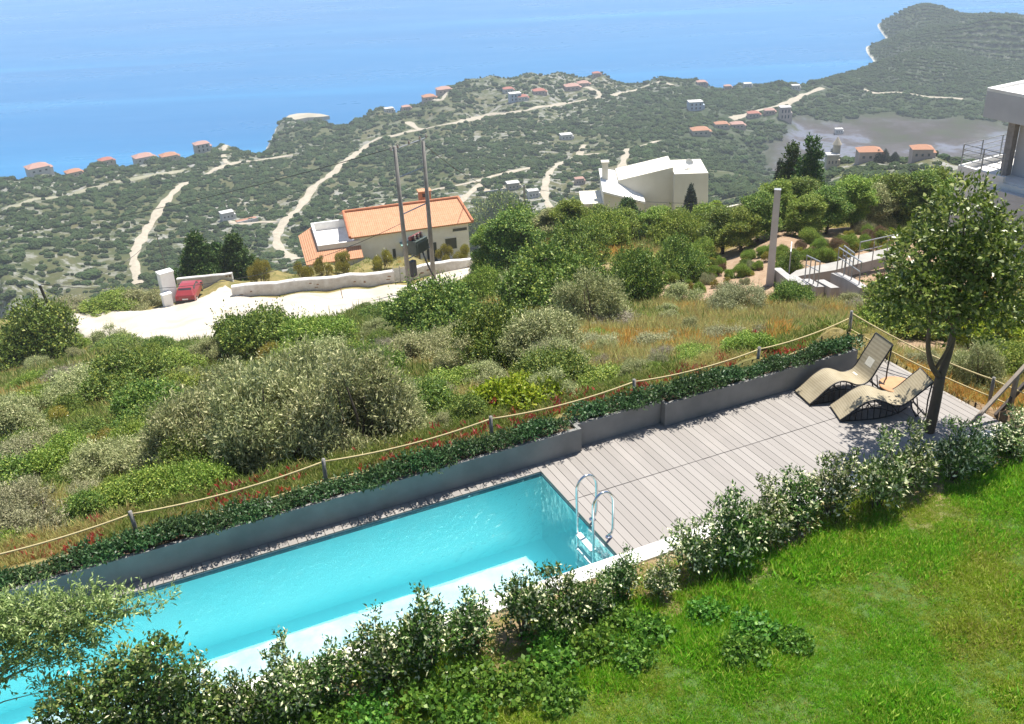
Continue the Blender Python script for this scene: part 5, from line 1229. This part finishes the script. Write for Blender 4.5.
for a in ((20,622,9.3,.26),(55,618,9.2,.24),(88,610,9.1,.2),(40,640,9.2,.22),(70,640,9.1,.2),(10,650,9.3,.22),(105,622,9.0,.15),(130,612,8.95,.1),(150,603,8.9,.07),(120,605,8.95,.08),(85,650,9.0,.12),(-12,622,9.4,.25),(-50,640,9.5,.3),(3,682,9.3,.09),(-45,690,9.4,.25),(60,660,9.1,.08),(48,690,9.0,.1),(165,600,8.9,.05)): oll(*a)
leaf_obj([twigs(L_, 1900, 8, .16, .06, .018, .25, g, .3, -.8), twigs(L_, 260, 10, .26, .055, .014, .5, g, .8, -.2)], 'crown', M_ol, t)
b = MB(); b.tube([(0,0,-.2),(.05,0,.6),(.0,.1,1.3)],[.13,.11,.09],9)
for l in L_: b.tube([(0,.1,1.25),(l[0]*.45,l[1]*.4,1.3+(l[2]-1.3)*.6),(l[0]*.8,l[1]*.8,l[2]-.05),l[:3]],[.03,.012,.006,.003],6)
b.build('trunk', simple('pale_olive_bark', (.30,.26,.20), (.2,.17,.13), 5, .9, bmp=.5, bscale=20, bd=.01), t, smooth=True)

# ---- bedding plants in the planters
BP = []
for i in range(4):
    g = np.random.default_rng(500+i); L_ = [(-.18+.06*q_,g.uniform(-.11,.11),g.uniform(.05,.11),.13,.13,.09) for q_ in range(7)]
    f = leaf_obj([twigs(L_, 260, 4, .08, .05, .024, .8, g, .25, 0)], 'bedding_plant', M_leafp); BP.append(f.data); bpy.data.objects.remove(f)
NMP = ('long planter along the pool','short middle planter','deck planter behind the loungers')
for j, (t, u0, u1, vf) in enumerate(PLN):
    us = np.arange(max(u0,-10.6)+.3, u1-.15, .36)
    for i, u in enumerate(us):
        o = bpy.data.objects.new('bedding_plant', BP[random.randrange(4)]); COL.objects.link(o); o.location = W(u+random.uniform(-.05,.05), vf-.19, .41); o.rotation_euler.z = TA+random.choice((0,math.pi))+random.uniform(-.3,.3); s_ = random.uniform(.95,1.35); o.scale = (s_,s_,s_*random.uniform(.8,1.15))
        tag(o, None, 'bedding plant', 'low green bedding plants in the planters'); o['auto'] = f'bed{j}'; o['auto_u'] = float(u)
bd = [o for o in COL.objects if str(o.get('auto','')).startswith('bed')]
for j in range(3):
    L_ = sorted([o for o in bd if o.get('auto') == f'bed{j}'], key=lambda o: o['auto_u'])
    for i, o in enumerate(L_):
        n = len(L_); k = i if i < n/2 else n-1-i; side = 'left' if i < n/2 else 'right'
        o['label'] = f"low green bedding plant in the {NMP[j]}, {ORD[k]} from its {side} end"; del o['auto']; del o['auto_u']

# ---- ground cover: masses nobody could count
def gn_scatter(name, P, S, protos, mat, tilt=0.0):
    """one object: instances of a few leafy tufts on a point mesh"""
    me = bpy.data.meshes.new(name); me.vertices.add(len(P)); me.vertices.foreach_set('co', np.ascontiguousarray(P, dtype=np.float32).ravel())
    a = me.attributes.new('sc', 'FLOAT_VECTOR', 'POINT'); S = np.asarray(S); S3 = S if S.ndim == 2 else np.stack([S,S,S],1); a.data.foreach_set('vector', np.ascontiguousarray(S3, dtype=np.float32).ravel())
    a = me.attributes.new('rt', 'FLOAT_VECTOR', 'POINT'); n = len(P); rt = np.stack([rng.normal(size=n)*tilt, rng.normal(size=n)*tilt, rng.uniform(0,6.283,n)],1); a.data.foreach_set('vector', np.ascontiguousarray(rt, dtype=np.float32).ravel())
    a = me.attributes.new('pk', 'INT', 'POINT'); a.data.foreach_set('value', rng.integers(0,len(protos),n).astype(np.int32))
    o = bpy.data.objects.new(name, me); COL.objects.link(o); me.materials.append(mat)
    ng = bpy.data.node_groups.new(name, 'GeometryNodeTree'); ng.interface.new_socket('Geometry', in_out='INPUT', socket_type='NodeSocketGeometry'); ng.interface.new_socket('Geometry', in_out='OUTPUT', socket_type='NodeSocketGeometry')
    N, L = ng.nodes, ng.links; gi = N.new('NodeGroupInput'); go = N.new('NodeGroupOutput'); jn = N.new('GeometryNodeJoinGeometry')
    def attr(nm, ty): q = N.new('GeometryNodeInputNamedAttribute'); q.data_type = ty; q.inputs['Name'].default_value = nm; return [s for s in q.outputs if s.enabled and s.name == 'Attribute'][0]
    pk, sc, rt_ = attr('pk','INT'), attr('sc','FLOAT_VECTOR'), attr('rt','FLOAT_VECTOR')
    for k, po in enumerate(protos):
        oi = N.new('GeometryNodeObjectInfo'); oi.inputs['Object'].default_value = po; cm = N.new('FunctionNodeCompare'); cm.data_type = 'INT'; cm.operation = 'EQUAL'
        ints = [s for s in cm.inputs if s.enabled and s.type == 'INT']; L.new(pk, ints[0]); ints[1].default_value = k
        ip = N.new('GeometryNodeInstanceOnPoints'); L.new(gi.outputs[0], ip.inputs['Points']); L.new(cm.outputs[0], ip.inputs['Selection']); L.new(oi.outputs['Geometry'], ip.inputs['Instance']); L.new(sc, ip.inputs['Scale']); L.new(rt_, ip.inputs['Rotation']); L.new(ip.outputs[0], jn.inputs[0])
    L.new(jn.outputs[0], go.inputs[0]); md = o.modifiers.new('scatter', 'NODES'); md.node_group = ng; tag(o, kind='stuff'); return o
def hidden(me):
    return bpy.data.objects.new(me.name, me)      # prototype: never linked to the scene
def tuft(seed, n, h, w, spread, mat, lean=.5, name='tuft'):
    g = np.random.default_rng(seed); B = np.stack([g.normal(size=n)*spread,g.normal(size=n)*spread,np.full(n,-.01)],1); T = unit(np.stack([g.normal(size=n)*lean,g.normal(size=n)*lean,np.ones(n)],1)); Nn = unit(np.cross(T, unit(g.normal(size=(n,3)))))
    f = leaf_obj(leaf_quads(B,T,Nn,h*g.uniform(.5,1.25,n),np.full(n,w)), name, mat); me = f.data; bpy.data.objects.remove(f); return hidden(me)
# slope: dry grass and herbs
M_dryg = foliage('dry_grass_blades', (.38,.31,.11), (.60,.49,.20), (.46,.48,.17), .3, .8, .35, .1, .4)
M_ora = foliage('rusty_grass_blades', (.55,.30,.07), (.70,.42,.12), (.50,.46,.14), .3, .8, .35, .1, .3)
M_grg = foliage('herb_blades', (.15,.20,.04), (.28,.34,.08), (.44,.44,.16), .2, .7, .4, .1, .4)
n = 90000; a = R(-33)+rng.uniform(size=n)*R(66); d = np.exp(rng.uniform(math.log(12.5), math.log(92), n)); x, y = d*np.sin(a), d*np.cos(a)
ai = np.clip(((a-AZ[0])/(AZ[1]-AZ[0])).astype(int),0,NA-2); di = np.clip(((np.log(d)-LD[0])/(LD[1]-LD[0])).astype(int),0,ND-2)
fa = (a-AZ[0])/(AZ[1]-AZ[0])-ai; fd_ = (np.log(d)-LD[0])/(LD[1]-LD[0])-di
z = (GZ[di,ai]*(1-fa)+GZ[di,ai+1]*fa)*(1-fd_)+(GZ[di+1,ai]*(1-fa)+GZ[di+1,ai+1]*fa)*fd_
soil = zc.reshape(ND,NA,4)[di,ai,2]; u_, v_ = toUV(x,y)
ok = ~(((u_ < 8.05) & (v_ > -1.0)) | (v_ > 2.7)) & (rng.uniform(size=n) > soil*.97) & ~((soil > .25) & (d > 19)) & ~((d > 79) & (a < R(-1)) & (rng.uniform(size=n) < .85))
pr = np.array([project((x[i],y[i],z[i])) for i in range(0)])
RX_, UX_, FW_ = RX, UX, _fw; Dv = np.stack([x,y,z-CAMZ],1); w_ = Dv@_fw; PX = 512+F*(Dv@RX)/w_; PY = 362-F*(Dv@UX)/w_
rp = np.array(road_poly)
def inside_np(px, py, poly):
    c = np.zeros(len(px), bool); j = len(poly)-1
    for i in range(len(poly)):
        xi, yi, xj, yj = poly[i][0], poly[i][1], poly[j][0], poly[j][1]
        if yi != yj: c ^= ((yi > py) != (yj > py)) & (px < (xj-xi)*(py-yi)/(yj-yi)+xi)
        j = i
    return c
ok &= ~(inside_np(PX, PY, [(p_[0], p_[1]) for p_ in road_poly]) & (d > 55))
bedm = (v_ > -2.2) & (u_ < 7.6); z = np.where(bedm & (v_ > -1.7), np.maximum(z, .3), z)
f1 = fbm(x/4.5, y/4.5, 4, 51)+np.clip((PX-560)/600,-.22,.28)+.03; f2 = fbm(x/6, y/6, 3, 61)
kind = np.where(f1 > .14, np.where(f2 > -.05, 2, 1), np.where(f1 > -.06, 1, 0)); kind = np.where(rng.uniform(size=n) < .12, rng.integers(0,2,n), kind)
sz = rng.uniform(.5,1.3,n)*np.clip(.35+d/55,.5,1.5)*np.where(v_ > -2.5, .7, 1)*np.where(d > 62, .55, 1)
P = np.stack([x,y,z],1)
for kk, nm, mat, h_, wd in ((0,'green_herbs',M_grg,.34,.035),(1,'dry_grass',M_dryg,.42,.022),(2,'rusty_grass',M_ora,.36,.024)):
    q = ok & (kind == kk); gn_scatter(nm, P[q], sz[q], [tuft(700+kk*10+s_, 34, h_, wd, .16, mat, .55, nm) for s_ in range(3)], mat, .12)
# red flowers behind the planters
M_fl = foliage('red_petals', (.42,.03,.035), (.55,.07,.06), (.6,.25,.2), .1, .6, .3)
n = 240; us = rng.choice([-9.5,-7.6,-5.2,-4.4,-2.2,-1.6,-.9,.2,.9,1.6,2.3,3.4,4.4,5.6,6.3],n)+rng.normal(size=n)*.45; vs = -.95-np.abs(rng.normal(size=n))*.3
FP = np.array([W(u,v,.36) for u, v in zip(us,vs)]); gn_scatter('red_flowers', FP, rng.uniform(.6,1.2,n), [tuft(760+s_, 10, .13, .035, .06, M_fl, .5, 'red_flowers') for s_ in range(2)], M_fl, .1)
# lawn
M_gr = foliage('lawn_blades', (.13,.33,.014), (.26,.52,.03), (.50,.62,.10), .2, .5, .45, .2, .5)
M_gr2 = foliage('dry_lawn_blades', (.34,.30,.07), (.50,.44,.14), (.36,.42,.08), .3, .7, .3, .2, .4)
n = 70000; u = rng.uniform(-9,14.5,n); v = 3.05+rng.uniform(size=n)**1.0*6.2; z = np.array([lawnz(a_,b_) for a_,b_ in zip(u,v)]); P = np.array([W(a_,b_,c_) for a_,b_,c_ in zip(u,v,z)])
pt = fbm(u/1.3, v/1.3, 4, 71); hg = np.clip(1+fbm(u/.7,v/.7,3,77)*2.0,.62,2.2); keep = (pt < .55+rng.uniform(size=n)*.4) & ((v > 3.75) | (rng.uniform(size=n) < .35)) ; dr = (pt > .24)&keep&(rng.uniform(size=n) < .5)
s_ = rng.uniform(.7,1.25,n)*hg
Dv = P-np.array([0,0,CAMZ]); w_ = Dv@_fw; PX = 512+F*(Dv@RX)/w_; PY = 362-F*(Dv@UX)/w_; vis = (PX > -250)&(PX < 1450)&(PY < 900)
M_gr3 = foliage('yellow_green_lawn_blades', (.22,.33,.02), (.38,.50,.045), (.56,.58,.14), .25, .6, .4, .15, .5)  # lighter, yellower grass blades, mixed in by noise
yl = fbm(u/1.6, v/1.6, 4, 91)+rng.normal(size=n)*.10 > .02; gA = keep&~dr&vis&~yl; gB = keep&~dr&vis&yl
gn_scatter('lawn_grass', P[gA], s_[gA], [tuft(800+k_, 34, .085, .011, .055, M_gr, .55, 'lawn_grass') for k_ in range(4)], M_gr, .1)
gn_scatter('yellow_green_lawn_grass', P[gB], s_[gB]*.85, [tuft(840+k_, 34, .08, .010, .06, M_gr3, .65, 'yellow_green_lawn_grass') for k_ in range(4)], M_gr3, .1)
gn_scatter('dry_lawn_grass', P[dr&vis], s_[dr&vis]*.7, [tuft(820+k_, 26, .075, .01, .06, M_gr2, .8, 'dry_lawn_grass') for k_ in range(3)], M_gr2, .1)
#@@PART5
# ================================================================== DISTANT HOUSES
M_hw = simple('far_white_wall', (.56,.54,.51), (.48,.46,.43), .3, .85)
M_hp = simple('far_pinkish_wall', (.44,.34,.29), (.37,.28,.24), .3, .85)
M_hc = simple('far_cream_wall', (.44,.38,.29), (.37,.32,.24), .3, .85)
M_hg = simple('far_grey_wall', (.40,.40,.40), (.34,.34,.33), .3, .85)
M_hb = simple('far_bluish_wall', (.40,.46,.55), (.35,.4,.48), .3, .85)
RO = dict(o=tile_mat('far_orange_tiles', (.40,.18,.10), (.46,.23,.13)), r=tile_mat('far_red_tiles', (.36,.12,.085), (.41,.16,.11)), p=tile_mat('far_pink_tiles', (.42,.23,.18), (.47,.28,.22)), w=M_hw, g=M_hg)
WA = dict(w=M_hw, p=M_hp, c=M_hc, g=M_hg, b=M_hb)
def house(px, py, wpx, wall, roof, label, flat=False, h=None, dmin=280, yaw=.25, name='distant_house', dep=.75):
    p = hit(px, py, dmin)
    while py < 260 and (p is None or p.z < SEA+5): py += 1; p = hit(px, py, dmin)
    if p is None: print('house missed', px, py); return
    w = wpx/ppm(p)*.66; d = w*dep; h = h or min(6.0, max(3.2, w*.34)); t = thing(name, p, facing(p)+yaw, label, 'house', 'distant houses')
    b = MB(); b.box(-w/2,w/2,0,d,-4,h); b.box(w*.5+.002,w*.68,d*.2,d*.9,-4,h*.6); b.build('wall', WA[wall], t)
    b = MB()
    if flat: b.box(-w/2-.2,w/2+.2,-.2,d+.2,h+.001,h+.35)
    else:
        o = w*.05; rz = h+w*.17; b.add([(-w/2-o,-o,h),(w/2+o,-o,h),(w/2+o,d+o,h),(-w/2-o,d+o,h),(-w/2+d*.42,d/2,rz),(w/2-d*.42,d/2,rz)], [(0,1,5,4),(1,2,5),(2,3,4,5),(3,0,4),(3,2,1,0)])
        b.add([(w*.5+o+.01,d*.15,h*.62),(w*.72,d*.15,h*.62),(w*.72,d*.95,h*.62),(w*.5+o+.01,d*.95,h*.62),(w*.5+o+.01,d*.5,h*.62+w*.06),(w*.68,d*.5,h*.62+w*.06)],[(0,1,5,4),(1,2,5),(2,3,4,5),(3,0,4),(3,2,1,0)])
    b.build('roof', RO[roof], t)
    for k, x in enumerate((-.3,0,.3)):
        for z in ((.2,.62) if h > 4.5 else (.35,)):
            ww = w*.11; b = MB(); b.box(x*w-ww/2,x*w+ww/2,-.12,-.004,h*z,h*(z+.24)); b.build('window', M_glass, t)
    HOUSE_KEEP.append((p.x,p.y,w)); return t
for a in (
 (41,174,27,'w','p','white distant house with pale red roof, leftmost on the shore ridge'),
 (76,169,20,'c','o','low orange-roofed distant house, second from the left on the shore ridge'),
 (108,164,18,'c','r','distant house with reddish roof half sunk in scrub, third on the shore ridge'),
 (146,162,25,'w','p','pink-roofed white distant house in the middle of the left shore ridge'),
 (171,155,22,'c','o','orange-roofed distant house right of the pink-roofed one on the shore ridge'),
 (430,101,18,'p','o','orange-roofed distant house by the sea edge behind the transformer pole tops'),
 (445,91,20,'p','p','big pinkish distant house highest on the sea edge right of the orange-roofed one'),
 (407,111,12,'p','p','small pinkish distant house left of the sea edge orange-roofed one'),
 (509,93,14,'w','r','red-roofed distant house on the left of the wooded headland cluster'),
 (523,101,15,'w','r','red-roofed distant house with white walls, right of the bluish cluster house'),
 (540,95,17,'p','r','red-roofed distant house alone at the centre of the wooded headland'),
 (573,91,20,'p','p','pink distant house under the loop of the headland road'),
 (584,87,16,'p','p','pale pink distant house inside the loop of the headland road'),
 (597,77,11,'p','r','tiny red distant house on the crest of the wooded headland'),
 (580,185,13,'p','p','small pinkish distant house left of the white angular house'),
 (701,136,24,'c','o','orange-roofed distant house at the left of the valley village'),
 (722,129,18,'c','o','orange-roofed distant house in the middle of the valley village'),
 (738,129,18,'p','p','pink-roofed distant house in the middle of the valley village'),
 (754,118,16,'p','r','reddish distant house on the village road'),
 (770,115,14,'p','p','pale pink distant house on the village road left of the tall one'),
 (702,86,13,'p','p','pinkish distant house on the shore among dark trees'),
 (728,88,10,'p','p','small distant pink house on the shore, left of the white one'),
 (870,162,31,'p','o','larger orange-roofed distant house above the dry lake, left one of two'),
 (922,160,27,'p','o','orange-roofed distant house right of its larger twin above the dry lake'),
): house(*a)
house(204,151,20,'g','p','tall grey distant house with pink roof at the right of the shore ridge', h=6)
house(390,107,13,'w','w','small flat white distant house on the sea edge', True)
house(516,102,17,'b','w','bluish white flat distant house among red-roofed ones', True, h=6)
house(567,140,17,'w','w','long low white flat distant building alone in the scrub', True, h=3)
house(534,198,16,'w','w','low white flat distant house by the middle track', True, h=3.2)
house(514,190,18,'c','w','tan flat distant house left of the low white one by the middle track', True)
house(696,111,20,'b','w','bluish white flat distant house standing alone above the valley village', True, h=6)
house(785,121,15,'p','w','tall pale pink flat distant block at the village road', True, h=9)
house(748,88,11,'w','w','small white flat distant house on the shore right of the small pink one', True)
house(796,90,11,'w','w','white flat distant house on the shore nearest the round hill', True)
house(839,134,10,'w','w','tiny white hut standing on the dry lake bed', True, h=3)
house(229,220,18,'w','w','small white flat house beside a red earth terrace in the near scrub', True, h=3.4)
house(832,168,16,'c','w','distant cream house with a small turret between dark trees', True, h=4)
p = hit(834,167,280); 
if p: 
    q = [o for o in COL.objects if o.get('label','').startswith('distant cream house')][0]; b = MB(); b.lathe([(1.2,0),(1.2,7),(1.5,7.05),(.1,9.5)],12,(1.5,2.5)); b.build('turret', M_hc, q)
def terrace(px, py, wpx, label, mat, hh=2.2, dmin=280, yaw=.3):
    p = hit(px,py,dmin); w = wpx/ppm(p); t = thing('terrace_wall', p, facing(p)+yaw, label, 'wall'); b = MB(); b.box(-w/2,w/2,0,w*.35,-3,.9); b.build('fill', mat, t); b = MB(); b.box(-w/2-.2,w/2+.2,-.4,-.002,-3,1.1); b.build('facing', M_hg, t); return t
terrace(494,192,26,'grey stone terrace wall left of the tan house by the middle track', simple('terrace_soil',(.4,.33,.22)))
terrace(248,222,20,'red earth terrace beside the small white house in the near scrub', simple('red_earth',(.36,.17,.10)), .8)
# pale beach at the cape
b = MB(); pts = [(284,122.5),(290,118.5),(298,117),(309,116.5),(322,117.5),(330,119.5),(320,120.5),(308,121),(298,123),(290,124)]
P = []
for x, y in pts:
    a_, q_ = azq(x,y); d_ = (CAMZ-SEA-1.2)/q_; P.append((d_*math.sin(a_), d_*math.cos(a_), SEA+1.2))
b.slab(P, 3); o = b.build('beach', simple('pale_beach', (.40,.35,.27), (.30,.27,.2), .06, .95)); tag(o, kind='structure')
if o.data.polygons[0].normal.z < 0: o.data.flip_normals()

FARP, FARS = scatter_points()
# far scrub: the nearest 250 bushes stand alone, the rest is one mass
lumps = [lump_mesh(s_) for s_ in range(6)]
order = np.argsort(np.hypot(FARP[:,0],FARP[:,1])/FARS)
ind = order[:250]; rest = order[250:]
for i in ind:
    o = bpy.data.objects.new('scrub_bush', lumps[i%6]); COL.objects.link(o); o.location = (FARP[i,0],FARP[i,1],FARP[i,2]-.15); s_ = FARS[i]; o.scale = (s_,s_,s_*.8); o.rotation_euler.z = i*1.7
    tag(o, 'dark rounded scrub bush among many alike on the far rocky hillside', 'bush', 'scrub bushes on the far rocky hillside')
S3 = np.stack([FARS[rest]]*3,1)*rng.uniform(.8,1.2,(len(rest),3)); S3[:,2] *= .85
gn_scatter('far_scrub', FARP[rest]-np.array([0,0,.15]), S3, [hidden(m_) for m_ in lumps], M_far)

# ================================================================== LABELS of the filled-in plants
def column(px):
    for lim, ph in ((50,'left edge'),(130,'wooden wire post'),(180,'tall white gate pillar'),(225,'red car'),(300,'long stone wall'),(360,'left wing of the villa'),(400,'left transformer pole'),(440,'right transformer pole'),(500,'villa chimney side'),(560,'distant grey pole'),(610,'white house chimney'),(670,'white angular house'),(740,'white garden wall'),(800,'tall concrete post'),(860,'garden steps')):
        if px < lim: return ph
    return 'deck tree'
LOOK = dict(mastic='dark green shrub', olive='grey-green shrub', green='mid green shrub', sage='low silvery shrub', gold='yellowish shrub', dry='bare twiggy shrub', lime='bright lime shrub', pink='reddish shrub')
bpy.context.view_layer.update()
bins = {}
for t, kd, r, auto in PLANTS:
    if not auto: continue
    k = t.get('auto','slope'); px = project(t.location)[0]; bins.setdefault((k, kd, column(px)), []).append((math.hypot(t.location.x,t.location.y), t))
NEARW = ['nearest','second nearest','third nearest','fourth nearest','fifth nearest','sixth nearest','seventh nearest','eighth nearest','ninth nearest','tenth nearest','eleventh nearest','twelfth nearest']
for (k, kd, cph), L_ in bins.items():
    L_.sort(key=lambda e: e[0])
    for i, (d, t) in enumerate(L_):
        only = '' if len(L_) == 1 else NEARW[min(i,11)]+' '
        lk = LOOK[kd]
        if k == 'belt': t['label'] = f"{only}{lk.replace('low ','').replace('shrub','bushy tree')} on the ridge in line with the {cph}"
        elif k == 'garden': t['label'] = f"{only}small {lk.replace('low ','')} on garden soil in line with the {cph}"
        else: t['label'] = f"{only}{lk} in line with the {cph}"
        if 'auto' in t: del t['auto']

# ================================================================== picture
scene.view_settings.view_transform = 'Standard'; scene.view_settings.look = 'None'; scene.view_settings.gamma = 1; scene.view_settings.use_curve_mapping = False
scene.view_settings.exposure = .8
scene.render.engine = 'CYCLES'
cy = scene.cycles; cy.use_denoising = True; cy.max_bounces = 8; cy.transparent_max_bounces = 12; cy.volume_bounces = 1; cy.diffuse_bounces = 4; cy.caustics_reflective = False; cy.caustics_refractive = False
try: cy.denoiser = 'OPENIMAGEDENOISE'
except Exception: pass
